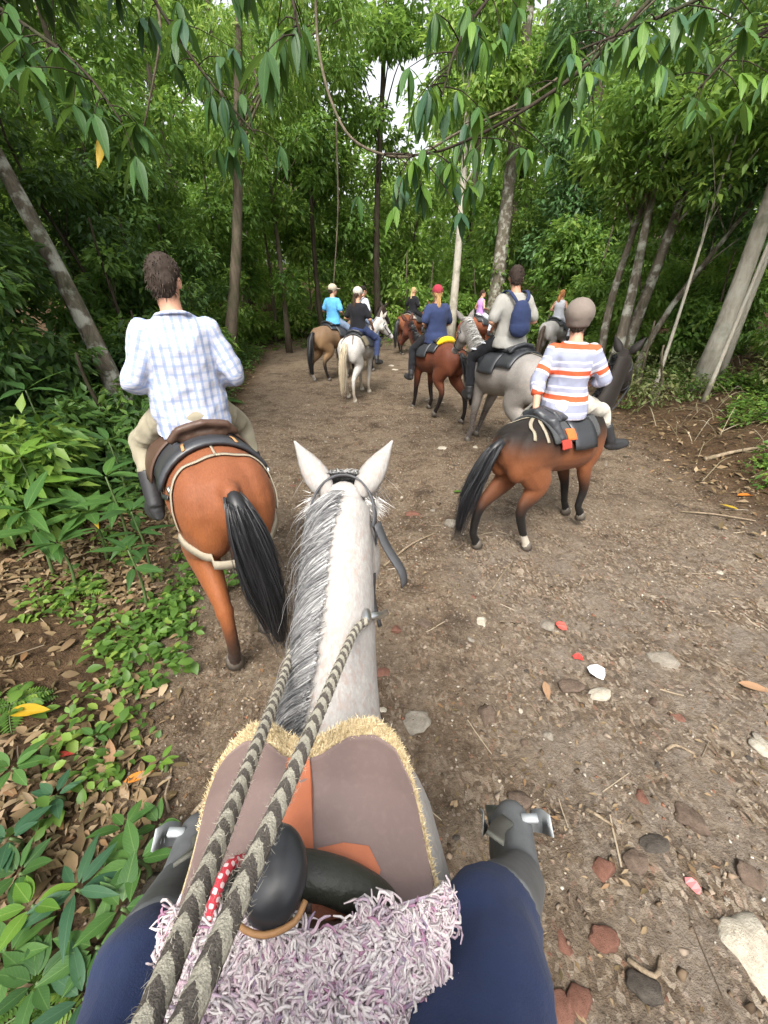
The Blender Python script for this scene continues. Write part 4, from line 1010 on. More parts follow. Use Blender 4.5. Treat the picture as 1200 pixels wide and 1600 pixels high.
# orange leather strip and wing
def patch(pts, off, th, mat, name):
    """small leather piece on the pad, pts = outline [(y, deg)]"""
    pp = np.array(pts, float); a = np.radians(pp[:, 1]); ex = .03 * sstep(pp[:, 0], .25, .45) * np.cos(a) ** 2
    lo, nn_ = tsurf(np.minimum(pp[:, 0], .40), a, 0); lo[:, 1] = pp[:, 0]; k = len(lo); V = np.vstack([lo + nn_ * (off + ex)[:, None], lo + nn_ * (off + th + ex)[:, None]])
    Fc = [tuple(range(k, 2 * k)), tuple(range(k - 1, -1, -1))] + [(i, (i + 1) % k, k + (i + 1) % k, k + i) for i in range(k)]
    return MB().add(V, Fc).build(name, mat, sd_, smooth=False)
patch([(.39, -6.5), (.39, -1), (.35, .5), (.30, 1.5), (.25, 3), (.25, -8), (.33, -7)], .067, .006, ORL, 'gullet_strip')
patch([(.278, 3), (.286, 9), (.286, 15), (.262, 18), (.22, 16), (.20, 3)], .0665, .006, ORL, 'fork_facing')
# fork (swell), horn
m = MB(); m.tube(bez([(-.16, .20, 1.36), (-.13, .225, 1.42), (-.08, .235, 1.468), (-.01, .24, 1.485), (.06, .235, 1.465), (.11, .225, 1.425), (.15, .20, 1.36)], 24), .030, .026, side=(0, 1, 0), n=14)
me = remesh(m, 'fork', .009, 4); obj('fork', me, mat_plain('olive_black_rawhide', (.035, .036, .028), .35, .35, 120, .35), sd_)
M_ = np.array(Matrix.Rotation(R(-12), 3, 'Y') @ Matrix.Rotation(R(14), 3, 'X'))
m = MB(); m.tube([(-.015, .235, 1.49), (-.015, .225, 1.53), (-.015, .215, 1.565)], [.034, .024, .03]); m.ell((-.015, .205, 1.575), (.040, .048, .024), M_, 26, 16); m.ell((-.015, .203, 1.567), (.043, .051, .012), M_, 26, 12)
me = remesh(m, 'horn', .005, 5); t = NT('glossy_black_leather'); n1 = t.noise(30, 4, .6, t.obj()); t.col(t.mix(n1, (.016, .017, .019), (.035, .036, .04))); t.rough(.36, .5); t.bump(n1, .1, .004); obj('horn', me, t.m, sd_)
m = MB(); m.tube(bez([(-.054, .18, 1.552), (-.046, .162, 1.555), (-.015, .152, 1.56), (.016, .162, 1.562), (.026, .18, 1.566)], 12), .0035, n=6, side=(0, 0, 1)); m.build('horn_binding', TAN, sd_)
m = MB(); m.ell((.105, .195, 1.468), (.012, .012, .006)); m.build('concho', STEEL, sd_)
m = MB(); P = [(0, y, z) for y, z in ((-.42, 1.44), (-.34, 1.50), (-.2, 1.43), (.0, 1.41), (.12, 1.43), (.2, 1.46))]; m.tube(P, [.10, .15, .15, .14, .12, .08], [.03, .045, .035, .03, .03, .02], n=18)
obj('seat', remesh(m, 'seat', .014, 4), LEATHER_BROWN, sd_)
for sx in (-1, 1): drape(MB(), -.28, .22, sx * R(40), sx * R(98), .03, .008, 8, 8).build('skirt', LEATHER_BROWN, sd_)
# red and white cord looped left of the horn
t = NT('red_white_cord'); p = t.attr('pat', 'Vector'); sp = t.new('ShaderNodeSeparateXYZ'); t.l.new(p, sp.inputs[0])
ck = t.math('GREATER_THAN', t.math('MULTIPLY', t.math('SINE', t.math('MULTIPLY', sp.outputs[0], 6.28)), t.math('SINE', t.math('MULTIPLY', sp.outputs[1], 9.42))), .25)
t.col(t.mix(ck, (.55, .055, .075), (.80, .62, .62))); t.rough(.8, .2); CORD = t.m
cd = thing('cord', 'red and white braided cord looped beside the saddle horn', 'cord', (HX, HY, z0))
rope('cord_loop', [(-.075, .255, 1.485), (-.085, .235, 1.515), (-.092, .205, 1.52), (-.10, .18, 1.49)], .007, cd, CORD, .012, .0025, 6)
rope('cord_loop', [(-.10, .245, 1.46), (-.107, .225, 1.505), (-.112, .20, 1.51), (-.116, .175, 1.475)], .006, cd, CORD, .012, .0025, 6)

# ---- shaggy seat cover
sc_ = thing('seat_cover', 'shaggy lilac and white seat cover over the foreground saddle', 'seat cover', (HX, HY, z0))
na, ny_ = 41, 33; As = np.linspace(-R(21), R(27), na); V = []
def yfront(a): d = math.degrees(a); return float(np.interp(d, [-80, -45, -22, -8, 6, 16, 30, 48, 80], [.235, .24, .21, .175, .175, .20, .235, .262, .265]))
for i in range(ny_):
    yv = np.array([-.46 + (yfront(a) + .46) * i / (ny_ - 1) for a in As]); pp, nn_ = tsurf(yv, As, 0)
    o_ = .118 + .05 * np.exp(-((yv + .36) / .09) ** 2) * np.cos(As) + .025 * np.exp(-((yv - .2) / .06) ** 2)
    V.append(pp + nn_ * o_[:, None])
V = np.array(V); i = (np.arange(ny_ - 1)[:, None] * na + np.arange(na - 1)[None]).ravel()
mm = MB(); lowV = V.reshape(-1, 3) - np.array([0, 0, .02]); nv = len(lowV)
Fc = [tuple(x) for x in np.stack([i, i + 1, i + na + 1, i + na], 1)]
mm.add(V.reshape(-1, 3), Fc); base = mm.mesh('backing'); displace(base, .008, 18, 2); obj('backing', base, mat_cloth('lilac_backing', (.52, .42, .50)), sc_)
Vb = verts(base).reshape(ny_, na, 3); Nb = normals(base).reshape(ny_, na, 3)
n = 11500; fi = np.where(rng.uniform(size=n) < .93, rng.uniform(.62, 1, n), rng.uniform(0, .62, n)) * (ny_ - 1.01); fj = rng.uniform(0, na - 1.01, n); i0, j0 = fi.astype(int), fj.astype(int); u_, v_ = (fi - i0)[:, None], (fj - j0)[:, None]
b = Vb[i0, j0] * (1 - u_) * (1 - v_) + Vb[i0 + 1, j0] * u_ * (1 - v_) + Vb[i0, j0 + 1] * (1 - u_) * v_ + Vb[i0 + 1, j0 + 1] * u_ * v_; nb = Nb[i0, j0]; nb = nb * np.sign((nb[:, 2:3] + nb[:, 0:1] * np.sign(b[:, 0:1])) + 1e-6)
clump = np.stack([vnoise(b, 38, 1), vnoise(b, 38, 7), vnoise(b, 38, 13)], 1)
d = nb * .40 + clump * 1.0 + rng.normal(size=(n, 3)) * .30 + np.stack([np.sign(b[:, 0]) * .22, .05 + 0 * b[:, 0], -.12 + 0 * b[:, 0]], 1); d /= np.linalg.norm(d, axis=1, keepdims=True)
ln = rng.uniform(.014, .026, (n, 1)); bend = rng.normal(size=(n, 3)) * .009 + np.array([0, 0, -.008])
d = d - (d * nb).sum(1, keepdims=True) * nb * .85; d /= np.linalg.norm(d, axis=1, keepdims=True); sv = np.linspace(0, 1, 5)
hg = rng.uniform(.003, .011, (n, 1)); sidev = np.cross(nb, d) * rng.normal(size=(n, 1)) * .007
S = np.stack([b - nb * .002 + d * ln * q_ + nb * hg * math.sin(math.pi * min(1, q_ * 1.08)) + sidev * math.sin(math.pi * q_) for q_ in sv], 1)
pal = np.array([(.74, .67, .66), (.68, .58, .60), (.52, .40, .47), (.62, .46, .52), (.48, .44, .46), (.34, .26, .35), (.46, .25, .36), (.78, .73, .70)]); cs = pal[rng.choice(8, n, p=[.30, .30, .10, .10, .05, .02, .03, .10])] * rng.uniform(.85, 1.1, (n, 1))
yarn('shag', S, rng.uniform(.0032, .0048, n), mat_hair('shag_yarn', .95, .05), sc_, cs)

# ---- the rider holding the camera
kk = 1.08
def lp(*p): return tuple(np.array(p) / kk)
RX, RY, RZ = HX, -.20, 1.50
GREYB = mat_plain('dusty_grey_rubber', (.115, .12, .125), .6, .5, 14, .2)
def rel(x, y, z): return lp(x - RX, y - RY, z - RZ - z0)
me_ = person('person', 'rider in navy trousers and grey boots sitting in the foreground saddle, seen from above', (RX, RY, z0), 0, RZ, kk, lean=-.14, head_pitch=0,
             arms=dict(L=(rel(-.42, -.22, 1.62), rel(-.165, -.06, 1.80)), R=(rel(.20, -.34, 1.72), rel(.06, -.16, 2.0))),
             legs=dict(R=(rel(.150, .28, 1.335), rel(.335, .52, .90), rel(.375, .71, .82)), L=(rel(-.36, .235, 1.29), rel(-.50, .50, .90), rel(-.535, .675, .82))),
             shirt=GREYT, sleeve='long', trousers=mat_cloth('navy_twill', (.022, .034, .085), 400, .3), boots=GREYB, boot_len=.75, hair='short', voxel=.010, group='riders of the trail ride')
for sx, (tx, ty, tz), lab in ((1, (.375, .71, .785), 'pale grey flared stirrup with strap around the rider\'s right boot'), (-1, (-.535, .675, .785), 'pale grey flared stirrup with strap around the rider\'s left boot')):
    s_ = thing('stirrup', lab, 'stirrup', (tx, ty, tz + z0))
    m = MB(); m.box((0, .03, -.052), (.058, .035, .005)); m.build('tread', STEEL, s_)
    pl = mat_plain('pale_grey_plate', (.36, .385, .40), .55, .15, 40, .1) if 'pale_grey_plate' not in MATS else MATS['pale_grey_plate']
    for q in (-1, 1):
        P_ = bez([(q * .066, .02, -.05), (q * .076, .005, -.015), (q * .086, -.015, .018), (q * .094, -.04, .045)], 10)
        ribbon(MB(), P_, np.tile([q * .75, -.45, .55], (len(P_), 1)), np.linspace(.062, .058, len(P_)), .005).build('side_plate', pl, s_)
    P_ = bez([(-sx * .03, -.04, .07), (-sx * .09, -.12, .20), (-sx * .16, -.26, .44)], 14); ribbon(MB(), P_, np.tile([sx * .4, .5, .75], (len(P_), 1)), .038, .007).build('strap', mat_plain('grey_strap', (.10, .10, .085), .7) if 'grey_strap' not in MATS else MATS['grey_strap'], s_)
    MB().box((sx * .035, -.03, .062), (.022, .010, .008)).build('buckle', pl, s_)
# ------------------------------------------------------------------ vegetation
CP, SP = math.cos(R(27.9)), math.sin(R(27.9))
def at(px, py, d):
    """a place in the wood: d metres in front of the viewpoint, towards a bearing and a height"""
    X, U = (px - 600) / 680, (800 - py) / 680
    return np.array([X * d, (CP + U * SP) * d, 2.2 + (-SP + U * CP) * d])

LEAFM = dict(
    dark=mat_leaf('leaf_dark_green', [(0, (.028, .070, .020)), (.5, (.050, .118, .030)), (.85, (.085, .175, .040)), (1, (.15, .25, .055))], .42),  # deep shade of the left wood is partly put into this darker green
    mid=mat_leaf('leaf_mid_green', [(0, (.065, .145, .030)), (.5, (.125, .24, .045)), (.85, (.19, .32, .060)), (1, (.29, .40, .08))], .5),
    light=mat_leaf('leaf_light_green', [(0, (.12, .23, .04)), (.5, (.20, .34, .06)), (.85, (.28, .43, .09)), (1, (.40, .50, .13))], .55),  # sunlit look of the far foliage is put into this lighter green
    blue=mat_leaf('leaf_blue_green', [(0, (.055, .13, .045)), (.5, (.095, .20, .075)), (1, (.15, .27, .10))], .4, .4),
    litter=mat_leaf('dead_leaf', [(0, (.075, .042, .024)), (.35, (.14, .080, .045)), (.6, (.21, .13, .075)), (.8, (.30, .21, .14)), (.93, (.17, .07, .03)), (1, (.40, .30, .20))], .1, .8),
    grassy=mat_leaf('dry_brush', [(0, (.12, .10, .05)), (.5, (.10, .15, .045)), (1, (.20, .20, .08))], .3, .7))

def bark(name, a, b, lichen=0.0, sc=9):
    t = NT(name); o = t.obj(); n = t.noise(sc, 6, .7, t.map(o, (1, 1, .22)), .8); n2 = t.noise(5, 4, .6, o)
    c = t.mix(t.ramp(n, [(.3, 0), (.7, 1)]), a, b)
    c = t.mix(t.math('MULTIPLY', t.ramp(n2, [(.5, 0), (.62, 1)]), lichen), c, (.42, .42, .36)); c = t.mix(t.math('MULTIPLY', t.ramp(t.noise(3.1, 3, .6, o), [(.5, 0), (.7, 1)]), .5), c, (.045, .065, .025))
    t.col(c); t.rough(.9, .15); t.bump(n, .8, .03); return t.m
BARK = dict(brown=bark('bark_brown', (.05, .04, .028), (.16, .13, .095)), pale=bark('bark_pale', (.28, .25, .20), (.50, .46, .39), .6), lichen=bark('bark_lichen', (.06, .05, .038), (.20, .17, .13), .8),
            dark=bark('bark_dark', (.018, .014, .010), (.055, .042, .03)))

def leaves_mesh(name, P, D, Nn, L, Wd, rnd, curl=.15, lod=False, hi=False):
    """P base points, D directions, Nn up vectors, L lengths, Wd widths: one mesh of 4-triangle folded leaves"""
    n = len(P); D = D / (np.linalg.norm(D, axis=1, keepdims=True) + 1e-9); Sd = np.cross(D, Nn); Sd /= np.linalg.norm(Sd, axis=1, keepdims=True) + 1e-9; U = np.cross(Sd, D)
    L = L[:, None]; Wd = Wd[:, None]
    m = P + D * L * .42 - U * Wd * .10; r = P + D * L * .40 + Sd * Wd * .5 + U * Wd * .12; l = P + D * L * .40 - Sd * Wd * .5 + U * Wd * .12; tp = P + D * L - U * L * curl
    if hi:                                               # near leaves: rounded outline along a curled midrib
        qs = (0, .22, .5, .78, 1.0); ws = (0, .36, .5, .32, 0); rows = []
        for q_, w_ in zip(qs, ws):
            c_ = P + D * L * q_ - U * L * curl * q_ * q_ * 1.2; k_ = Wd * w_ * rng.uniform(.85, 1.15, (n, 1))
            rows += [c_ - Sd * k_ + U * k_ * .35, c_, c_ + Sd * k_ + U * k_ * .35] if 0 < q_ < 1 else [c_]
        V = np.stack(rows, 1).reshape(-1, 3); i = (np.arange(n) * 11)[:, None]
        T_ = [(0, 2, 1), (0, 3, 2)] + [f for a in (1, 4) for f in ((a, a + 1, a + 4), (a, a + 4, a + 3), (a + 1, a + 2, a + 5), (a + 1, a + 5, a + 4))] + [(7, 8, 10), (8, 9, 10)]
        me = mesh_np(name, V, (i[:, None] + np.array(T_)[None]).reshape(-1, 3), smooth=True); attr_f(me, np.repeat(np.clip(rnd, 0, 1), 11)); return me
    if lod:                                              # far leaves: two folded triangles
        V = np.stack([P - U * Wd * .08, r, tp, l], 1).reshape(-1, 3); i = (np.arange(n) * 4)[:, None]
        me = mesh_np(name, V, np.concatenate([i + np.array([[0, 1, 2]]), i + np.array([[0, 2, 3]])], 1).reshape(-1, 3), smooth=False); attr_f(me, np.repeat(np.clip(rnd, 0, 1), 4)); return me
    V = np.stack([P, r, m, l, tp], 1).reshape(-1, 3); i = (np.arange(n) * 5)[:, None]
    F = np.concatenate([i + np.array([[0, 1, 2]]), i + np.array([[0, 2, 3]]), i + np.array([[2, 1, 4]]), i + np.array([[2, 4, 3]])], 1).reshape(-1, 3)
    me = mesh_np(name, V, F, smooth=False); attr_f(me, np.repeat(np.clip(rnd, 0, 1), 5)); return me

def cloud(name, clumps, n, size, mat, parent, droop=.5, wr=.42, spread=1.0, curl=.15, lod=True):
    """foliage: clumps (k,4) = centre and radius"""
    clumps = np.asarray(clumps, float); w = clumps[:, 3] ** 2; c = rng.choice(len(clumps), n, p=w / w.sum())
    dirs = rng.normal(size=(n, 3)); dirs /= np.linalg.norm(dirs, axis=1, keepdims=True)
    P = clumps[c, :3] + dirs * (clumps[c, 3] * rng.uniform(.25, 1.05, n) ** .6 * spread)[:, None] * np.array([1, 1, .75])
    D = dirs * np.array([1, 1, .4]) + rng.normal(size=(n, 3)) * .5 + np.array([0, 0, -droop]); Nn = rng.normal(size=(n, 3)) * .45 + np.array([0, 0, 1.0])
    L = size * rng.uniform(.6, 1.35, n); cr = rng.uniform(0, 1, len(clumps))
    me = leaves_mesh(name, P, D, Nn, L, L * wr, .55 * cr[c] + .45 * rng.uniform(0, 1, n), curl, lod)
    return obj(name, me, mat, parent)

def tube_tree(mb, P, r0, r1, n=9):
    P = np.asarray(P, float); k = len(P); d = P[-1] - P[0]
    mb.tube(P, np.linspace(r0, r1, k), side=(1, 0, 0) if abs(d[0]) < abs(d[2]) + abs(d[1]) else (0, 1, 0), n=n)

ORD = 'nearest second third fourth fifth sixth seventh eighth ninth tenth eleventh twelfth thirteenth fourteenth fifteenth sixteenth seventeenth eighteenth nineteenth twentieth twenty-first twenty-second'.split()
RANKED = []
def tree(name, label, base, top, r0, crown, nleaf, size, lm, bm, group=None, limbs=5, clump_r=.7, nclump=26, droop=.5, wr=.42, bend=.15, cat='tree', hollow=True):
    """base, top: world points of the trunk; crown = list of ellipsoids (cx, cy, cz, rx, ry, rz) relative to base"""
    base = np.array([base[0], base[1], G(base[0], base[1]) - .05]); t = thing(name, label, cat, tuple(base), 0, group); top = np.asarray(top, float) - base
    m = MB(); kq = np.linspace(0, 1, 9); wob = rng.normal(size=2) * bend
    TP = np.stack([top[0] * kq + wob[0] * np.sin(kq * 5), top[1] * kq + wob[1] * np.sin(kq * 4 + 1), top[2] * kq], 1)
    rr = r0 * (1 - .62 * kq) * (1 + .5 * np.exp(-kq * 14)); m.tube(TP, rr, n=12)
    cl = []; w = np.array([e[3] * e[4] * e[5] for e in crown]) ** .7; cnt = np.maximum(2, (nclump * w / w.sum()).astype(int))
    for e, c in zip(crown, cnt):
        for _ in range(c):
            d = rng.normal(size=3); d /= np.linalg.norm(d); f = rng.uniform(.45 if hollow else .1, 1) 
            cl.append((e[0] + d[0] * e[3] * f, e[1] + d[1] * e[4] * f, e[2] + d[2] * e[5] * f, clump_r * rng.uniform(.55, 1.25)))
    cl = np.array(cl); cl[:, 2] = np.maximum(cl[:, 2], .25)
    for i in rng.choice(len(cl), min(limbs, len(cl)), replace=False):
        q = np.clip(cl[i, 2] / max(top[2], .1) * .75, .25, .95); s = np.array([np.interp(q, kq, TP[:, a]) for a in range(3)]); e = cl[i, :3]
        md = (s + e) / 2 + np.array([0, 0, .12 * np.linalg.norm(e - s)]); tube_tree(m, bez([s, md, e], 6), r0 * .32 * (1 - .5 * q), r0 * .06, 6)
    if group: RANKED.append((group, label, float(np.hypot(base[0], base[1])), t))
    m.build('trunk', bm, t); cloud('crown', cl, nleaf, size, lm, t, droop, wr, lod=np.hypot(base[0], base[1]) > 6.9)
    return t

# ---- the wood behind the clearing
FAR = 'trees closing the far side of the clearing'
for x, y, hgt, r in ((-17, 25, 13, 3.6), (-13, 23, 12, 3.2), (-9.5, 24, 13, 3.2), (-6.5, 22.5, 12, 2.6), (9, 25, 13, 3.0), (12.5, 23.5, 13, 3.2), (16, 24, 13, 3.4), (20, 22, 13, 3.6)):
    g = rng.uniform(-.4, .4)
    tree('forest_tree', 'leafy green tree in the dense wood behind the clearing', (x, y), (x + g, y + .5, hgt), .22, [(g, .3, hgt * .72, r, r * .8, hgt * .28), (0, 0, hgt * .30, r * .9, r * .7, hgt * .22)],
         6500, .26, LEAFM['light' if rng.uniform() < .6 else 'mid'], BARK['brown'], FAR, 6, .85, 34)
tree('slender_tree', 'slender pale grey trunk standing right of the maroon cap rider', (2.75, 19.5), (2.95, 19.8, 11), .17, [(0, .3, 8.6, 2.2, 1.6, 2.4)], 3200, .26, LEAFM['light'], BARK['pale'], None, 5, .7, 16, bend=.05)
tree('forest_tree', 'thicker dark mossy trunk right of the slender pale one', (4.7, 20.5), (4.9, 20.8, 12), .33, [(.3, .3, 9.4, 2.6, 2, 2.6)], 4000, .26, LEAFM['mid'], BARK['lichen'], None, 5, .8, 18, bend=.05)
tree('forest_tree', 'dark trunk with vines behind the blonde rider in black', (-.2, 20.2), (-.1, 20.4, 11), .15, [(0, .2, 8.4, 2.4, 1.8, 2.6), (-.6, .4, 4.2, .9, .8, 1.3)], 4200, .25, LEAFM['mid'], BARK['dark'], None, 6, .7, 20)
tree('forest_tree', 'dark slim trunk behind the man in sky blue', (-2.4, 18.6), (-2.5, 18.9, 11), .10, [(0, .2, 7.4, 2.2, 1.6, 2.8)], 4200, .24, LEAFM['mid'], BARK['dark'], None, 6, .65, 20, bend=.1)
tree('forest_tree', 'twin-stemmed slim tree left of the white horse', (-3.6, 17.4), (-3.9, 17.8, 10), .09, [(0, .2, 6.6, 2.0, 1.6, 2.6), (.2, 0, 2.6, .8, .8, .8)], 4200, .22, LEAFM['mid'], BARK['brown'], None, 6, .6, 20)
tree('forest_tree', 'leafy tree with pale upper trunk behind the backpack man', (6.8, 18.5), (7.0, 19, 11), .24, [(0, .2, 7.6, 2.8, 2, 3.0), (.2, 0, 3.4, 1.6, 1.3, 1.7)], 7500, .22, LEAFM['blue'], BARK['brown'], None, 7, .75, 30)
# farther foliage as one mass, its sunlit brightness put into the leaf colour
P = np.stack([rng.uniform(-30, 34, 420), rng.uniform(30, 44, 420), rng.uniform(.8, 13, 420) ** 1.0 + 1.2, rng.uniform(.9, 1.9, 420)], 1)
P = P[~((P[:, 0] > -9) & (P[:, 0] < 5) & (P[:, 2] > 8) & (rng.uniform(size=420) < .7))]
P2 = np.stack([rng.uniform(-34, 38, 360), rng.uniform(46, 60, 360), rng.uniform(1.5, 15, 360), rng.uniform(1.4, 2.6, 360)], 1)
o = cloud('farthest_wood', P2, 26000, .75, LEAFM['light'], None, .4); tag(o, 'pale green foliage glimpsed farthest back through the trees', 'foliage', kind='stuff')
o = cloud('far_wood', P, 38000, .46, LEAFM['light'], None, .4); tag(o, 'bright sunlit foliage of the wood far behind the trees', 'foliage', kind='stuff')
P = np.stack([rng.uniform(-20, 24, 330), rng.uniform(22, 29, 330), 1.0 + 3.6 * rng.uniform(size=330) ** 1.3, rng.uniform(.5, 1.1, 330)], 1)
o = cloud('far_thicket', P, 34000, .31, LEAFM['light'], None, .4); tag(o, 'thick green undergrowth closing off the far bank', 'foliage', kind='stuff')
for i, (x, y, hgt) in enumerate(((-5, 27.5, 14), (4.4, 27, 14), (7.0, 28, 14), (-8.6, 28, 14))):
    tree('forest_tree', 'tall sunlit light-green tree behind the clearing', (x, y), (x + .3, y, hgt), .2, [(0, 0, hgt * .70, 2.5, 2, hgt * .26), (0, 0, hgt * .36, 2.1, 1.6, hgt * .18)], 6000, .30, LEAFM['light'], BARK['brown'], 'sunlit trees beyond the clearing', 6, .75, 34)
# bushes along the far bank
for i, (x, y) in enumerate(((-8, 19.5), (-6.2, 18.6), (-4.6, 20), (-3.2, 20.6), (-1.4, 20.9), (.9, 21), (2.0, 21.5), (4.0, 21.8), (5.8, 21.5), (7.5, 20.5), (9.3, 20), (11.5, 20.5), (14, 20))):
    h = rng.uniform(1.2, 2.0)
    tree('bush', 'leafy bush on the bank behind the far riders', (x, y), (x + .1, y, 1.5 + h), .05, [(0, 0, h * .55, 1.25, .8, h * .55)], 2100, .20, LEAFM[('mid', 'light', 'light')[i % 3]], BARK['brown'], 'bushes on the far bank', 4, .45, 12, cat='bush')
# leafy understorey between the far riders and the wood
for i, (x, y, h, r, lm) in enumerate(((-6.0, 17.6, 6.5, 1.7, 'mid'), (-4.6, 19.4, 7.5, 1.8, 'light'), (-2.9, 20.4, 7.0, 1.5, 'mid'), (-1.2, 21.6, 7.5, 1.6, 'light'), (1.2, 22.6, 6.5, 1.5, 'light'), (5.6, 21.2, 6.5, 1.6, 'mid'), (7.8, 18.6, 6.5, 1.7, 'mid'), (9.8, 17.4, 6.5, 1.7, 'light'), (6.4, 16.9, 4.6, 1.2, 'mid'), (-7.4, 15.2, 6.0, 1.6, 'mid'))):
    tree('understorey_tree', 'slim leafy understorey tree behind the far riders', (x, y), (x + .2, y, h * .9), .06, [(0, 0, h * .60, r, r * .8, h * .38)], 4200, .22, LEAFM[lm], BARK['brown'], 'understorey trees behind the far riders', 6, .55, 30)
# ---- left side of the trail
LFT = 'dense trees along the left of the trail'
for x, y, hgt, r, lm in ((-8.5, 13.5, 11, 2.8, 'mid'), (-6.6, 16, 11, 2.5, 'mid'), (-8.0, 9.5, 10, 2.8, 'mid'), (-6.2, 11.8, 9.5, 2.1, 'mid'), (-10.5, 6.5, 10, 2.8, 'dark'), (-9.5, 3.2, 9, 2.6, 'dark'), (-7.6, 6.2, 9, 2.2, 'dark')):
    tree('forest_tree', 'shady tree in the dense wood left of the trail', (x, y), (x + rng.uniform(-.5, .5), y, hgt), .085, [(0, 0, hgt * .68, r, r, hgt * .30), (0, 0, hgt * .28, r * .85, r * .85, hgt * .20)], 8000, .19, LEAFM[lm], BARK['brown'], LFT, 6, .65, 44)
tree('leaning_tree', 'lichen-spotted leaning trunk behind the checked-shirt man', (-3.65, 6.3), (-5.5, 7.2, 5.6), .14, [(-2.0, .6, 6.0, 1.9, 1.8, 1.5)], 4500, .20, LEAFM['dark'], BARK['lichen'], None, 6, .6, 20, bend=.05)
tree('leaning_tree', 'thin leaning trunk left of the lichen-spotted one', (-4.15, 4.6), (-5.0, 4.9, 5.2), .085, [(-1.0, .3, 4.9, 1.5, 1.5, 1.3)], 3600, .20, LEAFM['dark'], BARK['lichen'], None, 5, .55, 16, bend=.05)
for i, (x, y, h, r) in enumerate(((-4.6, 8.2, 2.6, 1.1), (-4.9, 10.2, 2.8, 1.2), (-5.3, 12.6, 3.0, 1.2), (-5.6, 14.8, 3.0, 1.2), (-5.4, 6.4, 2.5, 1.2), (-5.6, 8.9, 4.2, 1.4), (-6.0, 4.4, 2.6, 1.3), (-5.2, 2.6, 2.2, 1.1), (-4.4, 3.9, 1.5, .85), (-6.4, 7.2, 4.4, 1.5), (-7.6, 2.2, 3.2, 1.5), (-5.9, 10.8, 4.6, 1.4), (-6.2, 13.6, 4.8, 1.4), (-3.9, 7.4, 1.3, .8), (-4.3, 9.3, 1.5, .8), (-4.6, 11.4, 1.6, .9), (-3.4, 5.2, 1.0, .6), (-4.7, 5.4, 2.6, 1.0), (-3.6, 3.6, .9, .55))):
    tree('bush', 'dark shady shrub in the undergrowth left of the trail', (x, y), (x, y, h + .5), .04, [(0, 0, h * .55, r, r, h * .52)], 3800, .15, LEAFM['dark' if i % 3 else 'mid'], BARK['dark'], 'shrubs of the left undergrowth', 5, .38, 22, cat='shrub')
# ---- right side
RGT = 'trees along the right of the trail'
tree('pale_tree', 'tall pale smooth trunk at the right edge of the trail', (6.15, 8.6), (6.55, 8.9, 9), .15, [(.3, .2, 8.2, 2.0, 1.8, 1.8)], 3000, .2, LEAFM['mid'], BARK['pale'], None, 5, .6, 14, bend=.03)
tree('pale_tree', 'thinner pale trunk close beside the tall pale one', (6.55, 8.75), (7.2, 9.2, 9), .07, [(.5, .2, 8.0, 1.2, 1.2, 1.2)], 1200, .2, LEAFM['mid'], BARK['pale'], None, 4, .5, 8, bend=.03)
for i, (dx, dy, tx, tz, r, lb) in enumerate(((0, 0, .35, 5.0, .13, 'darkest leaning stem of the clump behind the pony\'s head'), (.30, .25, .95, 5.6, .14, 'mossy leaning stem in the clump behind the pony\'s head'), (.55, -.1, 1.9, 4.6, .075, 'thin strongly leaning stem of the clump behind the pony'), (.15, .5, .1, 5.2, .10, 'upright stem at the back of the clump behind the pony'))):
    b = np.array([5.15 + dx, 10.4 + dy]); tree('mossy_stem', lb, b, (b[0] + tx, b[1] + .3, tz), r, [(tx, .2, tz - .3, 1.5, 1.4, 1.5)], 3600, .16, LEAFM[('mid', 'dark', 'blue', 'mid')[i]], BARK['lichen'], None, 6, .5, 20, bend=.12)
for x, y, tx, tz, lb in ((5.75, 7.9, .5, 5.2, 'very thin sapling left of the pale trunk'), (5.4, 8.9, .3, 4.6, 'very thin sapling nearest the clump of mossy stems')):
    tree('sapling', lb, (x, y), (x + tx, y + .1, tz), .035, [(tx, 0, tz - .2, 1.0, 1.0, 1.0)], 1500, .17, LEAFM['mid'], BARK['pale'], None, 4, .45, 10, bend=.06)
for x, y, hgt, r, lm in ((9.5, 12.5, 10, 2.6, 'mid'), (12, 10, 10, 2.6, 'mid'), (9.0, 16, 11, 2.6, 'blue'), (13, 15.5, 11, 3.0, 'mid'), (10.5, 6.5, 9, 2.4, 'mid'), (9.0, 4.2, 8, 2.2, 'mid')):
    tree('forest_tree', 'green tree in the open wood right of the trail', (x, y), (x + .3, y, hgt), .17, [(0, 0, hgt * .68, r, r, hgt * .28), (0, 0, hgt * .26, r * .7, r * .7, hgt * .16)], 6500, .19, LEAFM[lm], BARK['brown'], RGT, 6, .65, 36)
for i, (x, y, h, r) in enumerate(((7.2, 13.2, 3.6, 1.3), (8.3, 11.4, 3.0, 1.3), (7.4, 10.6, 2.2, .9), (7.9, 8.2, 1.8, .9), (8.4, 6.6, 2.0, 1.1), (7.3, 5.6, 1.2, .8), (6.9, 7.3, 1.1, .7), (8.6, 14.8, 4.2, 1.5), (6.6, 15.2, 3.6, 1.2), (10.2, 9, 3.0, 1.4), (5.9, 16.6, 2.6, 1.0), (5.1, 8.3, .6, .9), (5.5, 9.6, .9, 1.0), (6.3, 11.8, 2.2, .9), (6.5, 5.0, .9, .7), (7.6, 12.0, 5.5, 1.5), (8.8, 9.8, 5.0, 1.6), (9.6, 7.6, 4.6, 1.6))):
    tree('bush', 'leafy bush in the undergrowth right of the trail', (x, y), (x, y, h + .6), .04, [(0, 0, h * .55, r, r, h * .5)], 3200 if h > 1.5 else 700, .15 if h > 1.5 else .10, LEAFM['grassy' if h < 1.3 else ('light' if i % 2 else 'mid')], BARK['brown'], 'bushes of the right undergrowth', 5, .40, 18, cat='bush')
